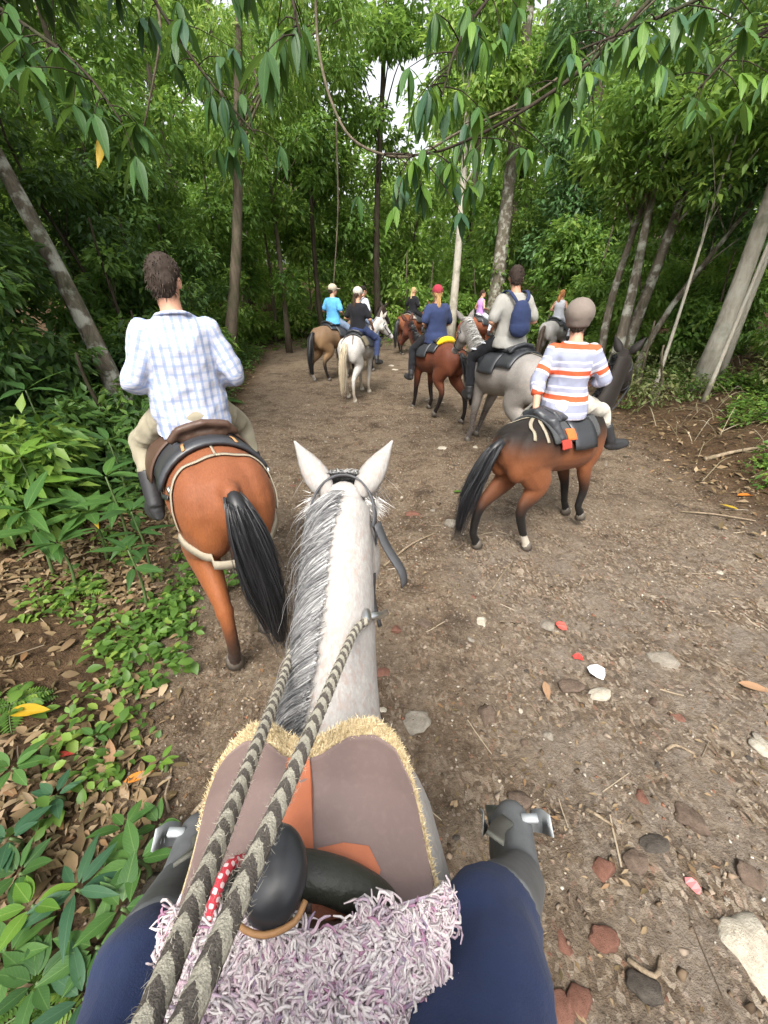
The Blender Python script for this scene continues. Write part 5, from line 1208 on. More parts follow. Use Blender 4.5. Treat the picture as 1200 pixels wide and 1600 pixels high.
# tree whose boughs hang over the top left of the trail
tree('overhanging_tree', 'dark tree whose boughs hang over the upper left of the trail', (-5.0, 3.0), (-4.4, 3.6, 7.5), .20, [(.9, .9, 4.3, 1.3, 1.5, .9), (1.9, 1.6, 4.9, 1.3, 1.4, .8), (.2, .2, 5.8, 2.4, 2.2, 1.4), (2.6, 2.9, 5.4, 1.5, 1.4, .9)], 7000, .20, LEAFM['dark'], BARK['lichen'], None, 10, .42, 46, droop=1.1, wr=.32)
tree('overhanging_tree', 'tree with feathery boughs leaning in over the upper right', (6.6, 4.4), (5.6, 5.0, 7), .18, [(-.6, .8, 4.9, 1.3, 1.3, .9), (-1.4, 1.5, 5.6, 1.6, 1.5, 1.0), (.5, 1.4, 4.3, 1.2, 1.2, 1.2)], 5200, .18, LEAFM['mid'], BARK['brown'], None, 9, .42, 36, droop=.9)
tree('overhanging_tree', 'tree with fine light foliage arching over the middle of the trail', (-4.6, 13.2), (-2.8, 13.4, 8.5), .17, [(2.2, .4, 7.4, 1.8, 1.5, 1.5), (1.0, .2, 5.6, 1.4, 1.3, 1.2), (3.6, .8, 8.0, 1.6, 1.4, 1.2)], 9500, .16, LEAFM['light'], BARK['brown'], None, 9, .55, 44, droop=.9, wr=.28)

# ---- single large leaves
def leaf_mesh(name, width=.30, droop=.35, fold=.10, segs=7, holes=False, tipp=1.6):
    qs = np.linspace(0, 1, segs + 1); V = []; F = []; pv = []
    for q in qs:
        w = width * .5 * (math.sin(math.pi * q ** .85) ** .9 * (1 - .25 * q)) if 0 < q < 1 else .004
        z = -droop * q ** tipp; y = q * (1 - .12 * droop * q)
        V += [(-w, y, z + fold * w * 2 + .01 * math.sin(q * 23)), (0, y, z), (w, y, z + fold * w * 2 + .01 * math.sin(q * 19 + 1))]; pv += [(-w / width * 2, q, 0), (0, q, 0), (w / width * 2, q, 0)]
    for i in range(segs):
        a = i * 3; F += [(a, a + 1, a + 4, a + 3), (a + 1, a + 2, a + 5, a + 4)]
    me = mesh_np(name, V, F); attr_v(me, pv); attr_f(me, np.full(len(V), .3)); return me
def mat_bigleaf(name, a, b, vein, trans=.35, rough=.38):
    t = NT(name); p = t.attr('pat', 'Vector'); sp = t.new('ShaderNodeSeparateXYZ'); t.l.new(p, sp.inputs[0]); oi = t.new('ShaderNodeObjectInfo').outputs['Random']
    ax = t.math('ABSOLUTE', sp.outputs[0]); rib = t.math('LESS_THAN', ax, .045)
    sv = t.math('FRACT', t.math('ADD', t.math('MULTIPLY', sp.outputs[1], 9), t.math('MULTIPLY', ax, -3.2))); sv = t.math('LESS_THAN', sv, .10)
    c = t.mix(oi, a, b); c = t.mix(t.math('MULTIPLY', t.noise(9, 3, .6, t.obj()), .45), c, tuple(x * .5 for x in a))
    c = t.mix(t.math('MULTIPLY', sv, .30), c, vein); c = t.mix(t.math('MULTIPLY', rib, .5), c, vein); t.col(c); t.rough(rough + .1, .35); t.bump(sv, .25, .004)
    tr = t.new('ShaderNodeBsdfTranslucent'); t.l.new(t.mix(.3, c, (.25, .38, .04)), tr.inputs[0]); ms = t.new('ShaderNodeMixShader'); ms.inputs[0].default_value = trans
    t.l.new(t.b.outputs[0], ms.inputs[1]); t.l.new(tr.outputs[0], ms.inputs[2]); t.l.new(ms.outputs[0], t.out.inputs[0]); return t.m
BIG = dict(dark=mat_bigleaf('broad_leaf_dark', (.034, .090, .026), (.062, .145, .036), (.13, .22, .07)), mid=mat_bigleaf('broad_leaf_mid', (.048, .125, .030), (.085, .185, .040), (.16, .26, .08)),
           light=mat_bigleaf('broad_leaf_light', (.11, .24, .035), (.18, .33, .045), (.28, .40, .10), .45), blue=mat_bigleaf('broad_leaf_blue_green', (.030, .090, .045), (.055, .135, .062), (.10, .18, .09), .35),
           yellow=mat_bigleaf('broad_leaf_yellow', (.55, .33, .02), (.62, .42, .04), (.5, .4, .1)))
LM = {}
for k_, mt_ in BIG.items():
    LM[k_] = []
    for v_ in range(3):
        me = leaf_mesh('leaf', (.26, .30, .34)[v_], (.30, .42, .22)[v_], (.10, .16, .06)[v_]); me.materials.append(mt_); LM[k_].append(me)
LMW = {}
for k_ in ('mid', 'light', 'dark', 'blue'):
    LMW[k_] = []
    for v_ in range(3):
        me = leaf_mesh('leaf', (.44, .50, .40)[v_], (.18, .25, .12)[v_], (.12, .08, .15)[v_]); me.materials.append(BIG[k_]); LMW[k_].append(me)
def leaf_obj(parent, p, d, up, L, me):
    """one leaf blade: base p, direction d"""
    d = np.asarray(d, float); d /= np.linalg.norm(d); up = np.asarray(up, float); x = np.cross(d, up); x /= np.linalg.norm(x) + 1e-9; z = np.cross(x, d)
    o = bpy.data.objects.new('leaf', me); link(o, parent); M = Matrix(np.column_stack([x, d, z]).tolist()).to_4x4(); M = Matrix.Translation(Vector(p.tolist())) @ M @ Matrix.Diagonal((L, L, L, 1)); o.matrix_local = M
    return o
STEMM = mat_plain('green_stem', (.07, .11, .035), .6, .3, 20, .1)
def rosette(label, x, y, h, n, L, kind, wide=False, tiers=1, droop=.25, lean=(0, 0), group=None, name='broad_leaf_plant', up_el=.45):
    z = G(x, y); t = thing(name, label, 'plant', (x, y, z), 0, group); m = MB(); tip = np.array([lean[0], lean[1], h]); m.tube(bez([(0, 0, -.03), tip * .5 + np.array([.02, .01, 0]), tip], 6), np.linspace(.012, .005, len(bez([(0, 0, 0), tip * .5, tip], 6))) * (1 + L), n=6, side=(1, .2, 0)); m.build('stem', STEMM, t)
    ga = rng.uniform(0, 6.28)
    for i in range(n):
        tier = i * tiers // n; f = 1 - .28 * tier; ga += 2.4 + rng.normal() * .25; el = up_el - .25 * tier + rng.normal() * .16
        d = np.array([math.cos(ga) * math.cos(el), math.sin(ga) * math.cos(el), math.sin(el)]); p = tip * f + d * .02
        leaf_obj(t, p, d, np.array([rng.normal() * .15, rng.normal() * .15, 1]), L * rng.uniform(.75, 1.15), (LMW if wide else LM)[kind][rng.integers(0, 3)])
    return t
# broad-leaved plants at the left edge of the trail
for lab, px, py, d, n, L, kind in (
        ('bright green broad-leaf plant at the left edge below the leaning trunk', 30, 715, 3.6, 10, .34, 'light'), ('mid-green long-leaved plant below the bright one at the left edge', 40, 800, 3.3, 10, .36, 'mid'),
        ('low long-leaved plant with a yellow leaf near the bay horse\'s flank', 140, 800, 3.6, 11, .34, 'mid'), ('shaded broad-leaf plant behind the bright one at the left edge', 40, 610, 4.1, 10, .40, 'dark'),
        ('dark long-leaved plant left of the checked-shirt rider\'s knee', 170, 690, 4.2, 10, .32, 'dark'), ('dark broad-leaf plant under the checked-shirt rider\'s left boot', 205, 800, 3.3, 11, .26, 'dark'),
        ('long-leaved plant just left of the checked-shirt rider\'s boot', 165, 745, 3.5, 11, .30, 'mid'), ('low shaded long-leaved plant between the fern and the bay\'s leg', 200, 860, 3.1, 9, .22, 'dark'), ('shaded long-leaved plant above the bright fern', 90, 850, 3.3, 10, .28, 'mid')):
    p = at(px, py, d); h = max(.18, p[2] - G(p[0], p[1])); t = rosette(lab, p[0], p[1], h, n, L, kind, tiers=2 if h > .5 else 1)
    if 'yellow' in lab: leaf_obj(t, np.array([.06, -.06, h - .02]), (.6, -.7, .05), (0, 0, 1), .16, LM['yellow'][0])
for lab, px, py, d, n, L, kind, wd in (
        ('broad-leaved seedling beside the rider\'s left boot', 215, 1345, 1.75, 7, .15, 'mid', True), ('broad-leaved plant at the lower left corner with a lime leaf', 150, 1480, 1.55, 8, .15, 'mid', True),
        ('grey-green narrow-leaved plant left of the rider\'s left boot', 120, 1390, 1.65, 8, .17, 'blue', False), ('round-leaved plant at the left edge level with the saddle pad', 20, 1200, 2.1, 8, .14, 'mid', True),
        ('lime-leaved plant at the left edge above the corner', 50, 1415, 1.6, 6, .13, 'light', True), ('dark round-leaved plant in the lower left corner', 60, 1540, 1.5, 9, .14, 'dark', True),
        ('small broad-leaved plant at the left edge by the fallen yellow leaf', 15, 1310, 1.85, 8, .13, 'blue', True), ('small light plant above the rider\'s left boot', 250, 1290, 1.95, 6, .10, 'mid', True),
        ('tall oval-leaved plant between the lower left corner and the left boot', 190, 1420, 1.62, 8, .14, 'mid', True), ('dusky narrow-leaved plant low in the corner by the left thigh', 130, 1560, 1.45, 8, .16, 'blue', False), ('oval-leaved plant at the left edge above the lime one', 30, 1365, 1.75, 8, .14, 'dark', True),
        ('small oval-leaved plant left of the cord and pad', 200, 1300, 1.95, 7, .12, 'mid', True), ('low pale seedling under the left edge plants', 90, 1250, 2.05, 7, .11, 'blue', True), ('shiny leaved plant left of the lower left fern', 15, 1500, 1.55, 8, .14, 'mid', True), ('lime seedling amid the litter left of the pad', 250, 1190, 2.2, 6, .07, 'light', True), ('small seedling above the fallen orange leaf', 150, 1150, 2.3, 6, .08, 'mid', True)):
    p = at(px, py, d); h = max(.08, p[2] - G(p[0], p[1])); rosette(lab, p[0], p[1], h, n, L, kind, wd, 2 if h > .2 else 1, up_el=.3)
# ferns
def fern(label, p, n, L, mat, flat=.35):
    t = thing('fern', label, 'fern', (p[0], p[1], G(p[0], p[1])))
    for i in range(n):
        a = 6.28 * i / n + rng.normal() * .3; qs = np.linspace(0, 1, 15); el = flat + rng.normal() * .1
        ax = np.array([math.cos(a), math.sin(a), 0]); C = np.array([ax * q * L * math.cos(el) + np.array([0, 0, .03 + L * (math.sin(el) * q - .55 * q * q)]) for q in qs])
        T = np.gradient(C, axis=0); T /= np.linalg.norm(T, axis=1, keepdims=True); s = np.cross(T, (0, 0, 1)); s /= np.linalg.norm(s, axis=1, keepdims=True)
        P, D, LL = [], [], []
        for j in range(1, 15):
            w = L * .30 * math.sin(math.pi * min(1, (qs[j] * .88 + .12))) + .006
            for sg in (-1, 1): P.append(C[j]); D.append(s[j] * sg + T[j] * .45); LL.append(w)
        LL = np.array(LL); me = leaves_mesh('frond', np.array(P), np.array(D), np.tile((0, 0, 1.), (len(P), 1)), LL, LL * .34, rng.uniform(.5, 1, len(P)), .08)
        o = obj('frond', me, mat, t); MB().tube(C, np.linspace(.004, .0015, len(C)), n=5, side=(0, 0, 1)).build('rib', STEMM, o)
for lab, px, py, d, n, L, k_ in (('bright fern frond beside the bay horse\'s hind leg', 105, 888, 3.3, 5, .26, 'light'), ('low fern in the bottom left corner', 60, 1585, 1.5, 7, .18, 'mid'), ('small fern at the left edge above the yellow leaf', 10, 1090, 2.45, 6, .22, 'mid'),
                             ('fern on the dark bank left of the riders', 330, 560, 8.5, 9, .6, 'dark'), ('fern under the leaning trunks at the left', 120, 600, 5.6, 9, .6, 'dark')):
    fern(lab, at(px, py, d), n, L, LEAFM[k_])
# hanging boughs of long leaves over the trail
def bough(label, ctrl, r, n, L, kinds, hang=1.0, spread=.16, frm=.15, name='hanging_bough', whorl=6):
    P = bez(ctrl, 18); o0 = P[0]; t = thing(name, label, 'branch', tuple(o0)); P = P - o0; m = MB(); tube_tree(m, P, r, r * .35, 7)
    k = 0; nodes = max(1, n // whorl)
    for w_ in range(nodes):
        q = frm + (1 - frm) * (w_ + rng.uniform(.2, .8)) / nodes; s = np.array([np.interp(q, np.linspace(0, 1, len(P)), P[:, a]) for a in range(3)])
        tw = s + np.array([rng.normal() * spread, rng.normal() * spread, -abs(rng.normal()) * spread * .8]); tube_tree(m, bez([s, (s + tw) / 2 + np.array([0, 0, .03]), tw], 4), r * .3, r * .15, 5)
        for j in range(whorl):
            a = 6.28 * j / whorl + rng.normal() * .3; d = np.array([math.cos(a) * .8, math.sin(a) * .8, -hang * rng.uniform(.1, 1.5)])
            leaf_obj(t, tw, d, (d[0], d[1], .8), L * rng.uniform(.7, 1.15), LM[kinds[rng.integers(0, len(kinds))]][rng.integers(0, 3)])
    m.build('branch', BARK['dark'], t); return t
bough('bough of long drooping leaves at top centre right, hanging from the upper edge', [at(900, -260, 3.6), at(800, -60, 3.2), at(720, 60, 3.0), at(690, 150, 2.9)], .018, 156, .22, ['blue', 'mid', 'mid', 'light'], 1.3, .17, .2)
bough('bough of drooping leaves right of the slender trunk, reaching down to the riders', [at(1150, -160, 4.6), at(960, 60, 4.2), at(830, 165, 4.0), at(690, 235, 3.9), at(600, 240, 3.9)], .022, 180, .25, ['blue', 'mid', 'mid', 'light'], 1.1, .28, .25)
bough('bough of pale drooping leaves at the upper right', [at(1290, -100, 3.4), at(1130, -20, 3.1), at(1000, 40, 3.0), at(900, 80, 3.0)], .018, 150, .22, ['blue', 'mid', 'mid', 'light'], .8, .16, .2)
bough('dark bough of long leaves hanging at top left centre', [at(300, -300, 3.0), at(400, -120, 2.7), at(450, -20, 2.6), at(470, 60, 2.6)], .018, 90, .25, ['dark', 'mid'], 1.5, .13, .2)
bough('dark bough with a yellow leaf hanging at the upper left', [at(-120, -60, 3.2), at(40, 40, 2.9), at(130, 110, 2.8), at(190, 190, 2.8)], .016, 120, .24, ['dark', 'mid', 'dark'], .7, .14, .1)
bough('dark bough of leaves above the checked-shirt man', [at(120, -200, 4.2), at(260, 30, 3.9), at(330, 130, 3.8), at(400, 210, 3.8)], .018, 120, .25, ['dark', 'dark', 'blue'], 1.2, .2, .15)
bough('bough of broad leaves in the top right corner', [at(1350, -60, 3.6), at(1240, 20, 3.4), at(1150, 80, 3.3), at(1090, 140, 3.3)], .018, 96, .22, ['dark', 'mid', 'light'], .6, .18, .15)
tl = tag(obj('yellow_leaf', LM['yellow'][1], None), 'single yellow leaf dangling at the upper left', 'leaf'); tl.location = Vector(at(158, 205, 2.75).tolist()); tl.rotation_euler = (R(-70), R(20), R(15)); tl.scale = (.20,) * 3
# bare liana across the middle
m = MB(); P = bez([at(492, -40, 9), at(497, 70, 8.6), at(520, 165, 8.4), at(560, 225, 8.2), at(640, 245, 8.2), at(720, 205, 8.0), at(830, 150, 7.6), at(980, 40, 7.4), at(1080, -60, 7.4)], 40); tube_tree(m, P, .03, .016, 8)
tag(m.build('liana', BARK['brown']), 'bare woody liana looping across the middle of the wood', 'vine')
for lab, a in (('thin hanging vine left of the slender trunk', [(525, 190, 10), (528, 330, 11), (520, 460, 12)]), ('thin hanging vine at the left of the wood', [(240, -20, 6), (250, 60, 6), (225, 200, 6.3)])):
    m = MB(); tube_tree(m, bez([at(*q) for q in a], 12), .022, .015, 6); tag(m.build('hanging_vine', BARK['brown']), lab, 'vine')

for g_ in {r_[0] for r_ in RANKED}:
    for i, r_ in enumerate(sorted((q for q in RANKED if q[0] == g_), key=lambda q: q[2])):
        r_[3]['label'] = f"{r_[1]}, {'nearest the viewer' if i == 0 else ORD[i] + ' nearest the viewer'}"
# ------------------------------------------------------------------ litter, low plants, stones, sticks
def scatter(n, xr, yr, dens):
    x = rng.uniform(*xr, n); y = rng.uniform(*yr, n); k = rng.uniform(size=n) < dens(x, y); return x[k], y[k]
def dleft(x, y): return np.interp(y, XL_Y, XL_X) - x
def dright(x, y): return x - np.interp(y, XR_Y, XR_X)
def lay(name, x, y, L, wr, rnd, mat, label, cat, tilt=.25, lift=.008, curl=.1):
    n = len(x); z = gz(x, y) + gmicro(x, y) + hoofprints(np.asarray(x), np.asarray(y)) + lift * rng.uniform(.3, 1.6, n); a = rng.uniform(0, 6.28, n)
    D = np.stack([np.cos(a), np.sin(a), rng.normal(size=n) * tilt], 1); Nn = np.stack([rng.normal(size=n) * tilt, rng.normal(size=n) * tilt, np.ones(n)], 1)
    me = leaves_mesh(name, np.stack([x, y, z], 1), D, Nn, L, L * wr * rng.uniform(.7, 1.2, n), rnd, curl, hi=name.startswith('near')); return tag(obj(name, me, mat), label, cat, kind='stuff')
patchy = lambda x, y: (.55 + .45 * vnoise(np.stack([x, y, 0 * x], 1), 1.9, 3))
x, y = scatter(60000, (-7, 9), (.2, 13), lambda x, y: np.maximum(sstep(dleft(x, y), -.35, .6), 1.0 * sstep(dright(x, y), -.9, .4)) * patchy(x, y) ** 1.3 * np.interp(y, [0, 4, 13], [1, .6, .3]))
lay('leaf_litter', x, y, rng.uniform(.035, .13, len(x)), .42, rng.uniform(0, 1, len(x)), LEAFM['litter'], 'brown dead leaves covering both banks of the trail', 'leaf litter', .35, .02, .2)
x, y = scatter(11000, (-3.4, -.7), (.3, 4.2), lambda x, y: sstep(dleft(x, y), -.25, .3) * patchy(x, y))
lay('near_leaf_litter', x, y, rng.uniform(.03, .11, len(x)), .42, rng.uniform(0, 1, len(x)), LEAFM['litter'], 'brown dead leaves thick on the near left bank', 'leaf litter', .35, .02, .25)
x, y = scatter(30000, (-2.4, 5), (.3, 10), lambda x, y: .6 * patchy(x, y) ** 2 * np.interp(y, [0, 3, 10], [1, .6, .25]))
lay('trail_litter', x, y, rng.uniform(.015, .05, len(x)), .38, rng.uniform(.2, 1, len(x)), LEAFM['litter'], 'small dry leaf scraps scattered over the trodden trail', 'leaf litter', .25, .008, .15)
# low ground cover
def cover(name, label, x, y, per, L, mat, hgt, wr=.6):
    n = len(x); k = per; X = np.repeat(x, k) + rng.normal(size=n * k) * .05; Y = np.repeat(y, k) + rng.normal(size=n * k) * .05; Z = gz(X, Y) + rng.uniform(.2, 1, n * k) * np.repeat(hgt, k)
    a = rng.uniform(0, 6.28, n * k); D = np.stack([np.cos(a), np.sin(a), rng.normal(size=n * k) * .3 + .05], 1); Nn = np.stack([rng.normal(size=n * k) * .3, rng.normal(size=n * k) * .3, np.ones(n * k)], 1)
    LL = np.repeat(L, k) * rng.uniform(.6, 1.3, n * k); me = leaves_mesh(name, np.stack([X, Y, Z], 1), D, Nn, LL, LL * wr, rng.uniform(0, 1, n * k) * .6 + .4 * np.repeat(rng.uniform(0, 1, n), k), .2, lod=name not in ('ground_cover', 'herb_patch'), hi=name in ('ground_cover', 'herb_patch')); return tag(obj(name, me, mat), label, 'ground cover', kind='stuff')
x, y = scatter(3400, (-6, -.9), (.3, 8), lambda x, y: sstep(dleft(x, y), -.05, .5) * (vnoise(np.stack([x, y, 0 * x], 1), 3.6, 9) > .10))
cover('ground_cover', 'small bright green seedlings and herbs on the left bank', x, y, 8, rng.uniform(.03, .08, len(x)), LEAFM['mid'], rng.uniform(.03, .18, len(x)))
cx = rng.normal(size=(90, 2)) * np.array([.17, .42]) + np.array([-1.62, 2.35]); cover('herb_patch', 'patch of fresh green herbs beside the bay horse\'s hind leg', cx[:, 0], cx[:, 1], 9, rng.uniform(.04, .085, 90), LEAFM['mid'], rng.uniform(.03, .18, 90))
x, y = scatter(6500, (3.6, 12), (4.5, 16), lambda x, y: sstep(dright(x, y), .2, 1.2) * (vnoise(np.stack([x, y, 0 * x], 1), 2.1, 4) > .05))
cover('undergrowth', 'low green undergrowth on the right bank', x, y, 12, rng.uniform(.06, .12, len(x)), LEAFM['mid'], rng.uniform(.06, .4, len(x)), .45)
x, y = scatter(1400, (-8, 10), (15.5, 21), lambda x, y: np.maximum(sstep(y, 17.5, 20), sstep(dleft(x, y), 0, .8)) * .8)
cover('bank_herbs', 'low herbs along the foot of the far bank', x, y, 12, rng.uniform(.08, .16, len(x)), LEAFM['mid'], rng.uniform(.05, .35, len(x)), .45)
x, y = scatter(5200, (-8, -2), (3.5, 18), lambda x, y: sstep(dleft(x, y), .0, .9) * (vnoise(np.stack([x, y, 0 * x], 1), 1.7, 8) > -.35)); cover('shade_herbs', 'shaded low herbs along the left edge farther up the trail', x, y, 10, rng.uniform(.06, .13, len(x)), LEAFM['dark'], rng.uniform(.05, .5, len(x)), .45)
# dry vines and brush on the right bank
n = 240; bx = rng.uniform(4.3, 8.5, n); by = rng.uniform(4.4, 11, n); k_ = dright(bx, by) > -.05; bx, by = bx[k_], by[k_]; n = len(bx); K = 7; us = np.linspace(0, 1, K)[None]; a = rng.uniform(0, 6.28, n)[:, None]; Ls = rng.uniform(.3, .95, n)[:, None]
Sx = bx[:, None] + np.cos(a) * Ls * us; Sy = by[:, None] + np.sin(a) * Ls * us; Sz = gz(Sx, Sy) + .02 + rng.uniform(.05, .34, (n, 1)) * np.sin(us * 3.0) + rng.normal(size=(n, K)) * .012
o = strands('dry_brush', np.stack([Sx, Sy, Sz], -1), rng.uniform(.006, .013, n), HAIR, None, lerp((.08, .06, .035), (.22, .18, .11), rng.uniform(0, 1, n)), taper=False); tag(o, 'tangle of dry vines and stems on the right bank', 'brush', kind='stuff')
x, y = scatter(1800, (-5, 7), (.3, 10), lambda x, y: np.maximum(sstep(dleft(x, y), -.4, .5), .6) * .5); n = len(x); a = rng.uniform(0, 6.28, n)[:, None]; us = np.linspace(-.5, .5, 4)[None]; Ls = rng.uniform(.05, .22, n)[:, None]
Sx = x[:, None] + np.cos(a) * Ls * us; Sy = y[:, None] + np.sin(a) * Ls * us; Sz = gz(Sx, Sy) + gmicro(Sx, Sy) + .008 + 0 * us
o = strands('twigs', np.stack([Sx, Sy, Sz], -1), rng.uniform(.004, .008, n), HAIR, None, lerp((.10, .07, .045), (.38, .31, .22), rng.uniform(0, 1, n)), taper=False); tag(o, 'small broken twigs strewn over the trail and banks', 'twigs', kind='stuff')

# ---- stones
def stone_mats(name, a, b, moss=0):
    t = NT(name); o = t.obj(); n1 = t.noise(2.2, 5, .65, o); n2 = t.noise(14, 4, .7, o); c = t.mix(t.ramp(n1, [(.3, 0), (.7, 1)]), a, b); c = t.mix(t.ramp(n2, [(.55, 0), (.7, .6)]), c, tuple(x * .45 for x in a))
    t.col(c); t.rough(.9, .2); t.bump(t.math('ADD', n1, n2), .5, .05); return t.m
STM = dict(grey=stone_mats('stone_grey', (.17, .145, .115), (.30, .27, .225)), brown=stone_mats('stone_brown', (.085, .06, .045), (.17, .125, .095)), red=stone_mats('stone_red', (.13, .060, .042), (.20, .10, .072)), pale=stone_mats('stone_pale', (.32, .28, .22), (.50, .46, .38)), dark=stone_mats('stone_dark', (.045, .038, .032), (.10, .085, .07)))
def rock_mesh(seed, sub=2, rough=.28):
    r_ = np.random.default_rng(seed); phi = (1 + 5 ** .5) / 2
    V = np.array([(-1, phi, 0), (1, phi, 0), (-1, -phi, 0), (1, -phi, 0), (0, -1, phi), (0, 1, phi), (0, -1, -phi), (0, 1, -phi), (phi, 0, -1), (phi, 0, 1), (-phi, 0, -1), (-phi, 0, 1)]); V /= np.linalg.norm(V[0])
    F = [(0, 11, 5), (0, 5, 1), (0, 1, 7), (0, 7, 10), (0, 10, 11), (1, 5, 9), (5, 11, 4), (11, 10, 2), (10, 7, 6), (7, 1, 8), (3, 9, 4), (3, 4, 2), (3, 2, 6), (3, 6, 8), (3, 8, 9), (4, 9, 5), (2, 4, 11), (6, 2, 10), (8, 6, 7), (9, 8, 1)]
    V = list(V)
    for _ in range(sub):
        mc = {}; nf = []
        def mid(a, b):
            k = (min(a, b), max(a, b))
            if k not in mc: v = V[a] + V[b]; V.append(v / np.linalg.norm(v)); mc[k] = len(V) - 1
            return mc[k]
        for a, b, c in F: ab, bc, ca = mid(a, b), mid(b, c), mid(c, a); nf += [(a, ab, ca), (b, bc, ab), (c, ca, bc), (ab, bc, ca)]
        F = nf
    V = np.array(V)
    for _ in range(16):                                   # planar chips
        nrm = r_.normal(size=3); nrm /= np.linalg.norm(nrm); h = r_.uniform(.45, .82); dd = V @ nrm - h; V = V - np.maximum(dd, 0)[:, None] * nrm * .9
    V = V * (1 + rough * .45 * vnoise(V, 3.5, seed)[:, None] + .10 * vnoise(V, 9, seed)[:, None]); return mesh_np('stone', V, [tuple(f) for f in F])
ROCKS = {}
for k_, m_ in STM.items():
    ROCKS[k_] = []
    for s_ in range(4): me = rock_mesh(s_ * 7 + len(k_), 2); me.materials.append(m_); ROCKS[k_].append(me)
PEB = {}
for k_, m_ in STM.items():
    PEB[k_] = []
    for s_ in range(3): me = rock_mesh(s_ * 5 + 2 * len(k_), 1); me.materials.append(m_); PEB[k_].append(me)
def ground_at(px, py):
    d = 1.0
    for _ in range(40):
        p = at(px, py, d); e = p[2] - G(p[0], p[1]); d += e / max(.2, -(at(px, py, 1)[2] - 2.2))
    return at(px, py, d), d
def stone(label, px, py, wpx, hpx, kind, rz=0, flat=.55, sink=.3, group=None, name='stone', i=0):
    p, d = ground_at(px, py); w = wpx / 680 * d / 2; l = hpx / 680 * d / 2 * 1.25; h = min(w, l) * flat * .9
    o = bpy.data.objects.new(name, ROCKS[kind][i % 4]); link(o); o.location = (p[0], p[1], G(p[0], p[1]) + h * (.0 + .08 * (i % 3))); o.scale = (w, l, h); o.rotation_euler = (rng.normal() * .12, rng.normal() * .12, R(rz)); return tag(o, label, 'stone', group)
for i, (lab, px, py, w, h, k_, rz) in enumerate((
        ('blocky pale grey stone right of the saddle pad', 648, 1132, 56, 40, 'grey', -10), ('small round pale stone above the blocky grey one', 596, 1110, 20, 18, 'pale', 0), ('smallest pale pebble beside the blocky grey stone', 600, 1134, 15, 12, 'grey', 0),
        ('grey stone half buried on the right of the trail', 1035, 1028, 42, 40, 'grey', 30), ('flat dark brown stone left of the white scrap', 888, 1074, 52, 34, 'brown', 10), ('pale yellowish stone below the white scrap', 935, 1085, 48, 26, 'pale', 20),
        ('large pale stone at the lower right edge', 1172, 1490, 90, 110, 'pale', -30), ('brown stone with dark left face at lower right', 1082, 1280, 48, 44, 'brown', 20), ('red brick-like stone at lower right beside the dark stones', 942, 1356, 40, 34, 'red', 30),
        ('dark brown stone right of the red brick-like one', 995, 1344, 44, 40, 'brown', 10), ('reddish stone higher up at lower right', 1003, 1250, 30, 26, 'red', 0), ('grey stone near the fallen stick left of the pony', 708, 818, 26, 20, 'grey', 0),
        ('pale stone with twig left of the trail centre', 752, 974, 22, 20, 'pale', 0), ('translucent grey pebble next to the red scrap', 853, 976, 28, 30, 'grey', 0), ('red stone right of the grey horse\'s neck', 620, 986, 24, 20, 'red', 20),
        ('brown flat stone right of the red one by the neck', 665, 976, 32, 18, 'brown', 0), ('dull red stone near the neck\'s base', 602, 1052, 30, 24, 'red', 0), ('dark brown stone right of the saddle pad', 815, 1250, 46, 36, 'brown', 0), ('brown stone below the trail centre', 760, 1115, 40, 40, 'brown', 0),
        ('red stone at the bottom edge beside the knee', 868, 1580, 56, 46, 'red', 0), ('dark red stone at the bottom edge', 905, 1560, 50, 44, 'red', 40), ('dull red stone above the bottom edge', 945, 1470, 44, 46, 'red', 60), ('red stone right of the knee', 882, 1480, 34, 36, 'red', 20),
        ('mossy dark stone at the bottom of the trail', 1010, 1540, 60, 40, 'dark', 0), ('brown stone at the right below the pale stones', 1165, 1365, 50, 44, 'brown', 0), ('dark grey stone at lower right', 1020, 1320, 60, 36, 'dark', 15), ('pale chalky stone at the right edge', 1192, 1170, 40, 46, 'pale', 0),
        ('small red stone right of the trail centre', 1058, 1125, 26, 18, 'red', 0), ('red stone under the pony\'s tail', 645, 803, 26, 18, 'red', 0), ('white stone between the far white and bay horses', 611, 572, 12, 8, 'pale', 0), ('white stone in front of the dark brown horse', 618, 578, 12, 8, 'pale', 0),
        ('pale stone behind the reddish bay\'s hooves', 672, 625, 16, 10, 'grey', 0), ('mossy round stone at the left edge in the ground cover', 235, 1410, 60, 60, 'dark', 0), ('pale stone on the trail left of the pony\'s tail', 690, 700, 20, 14, 'pale', 0))):
    stone(lab, px, py, w, h, k_, rz, i=i)
# small pebbles: many look alike
cnt = dict(grey=22, brown=40, red=22, pale=12, dark=16)
for k_, n in cnt.items():
    for j in range(n):
        for _ in range(20):
            yy = .5 + 9.5 * rng.uniform() ** 1.6; xx = rng.uniform(-1.6, 4.6)
            if dleft(xx, yy) < 0 and dright(xx, yy) < 0: break
        o = bpy.data.objects.new('pebble', PEB[k_][rng.integers(0, 3)]); link(o); s_ = rng.uniform(.012, .034) * (1 + .05 * yy); o.location = (xx, yy, G(xx, yy) + float(gmicro(xx, yy)) + s_ * .02); o.scale = (s_, s_ * rng.uniform(.7, 1.4), s_ * .6); o.rotation_euler = (rng.normal() * .3, rng.normal() * .3, rng.uniform(0, 6.28))
        tag(o, f"small {dict(grey='grey', brown='brown', red='brick-red', pale='whitish', dark='blackish')[k_]} pebble lying loose on the dirt trail", 'pebble', f"{dict(grey='grey', brown='brown', red='red', pale='whitish', dark='blackish')[k_]} pebbles on the trail")
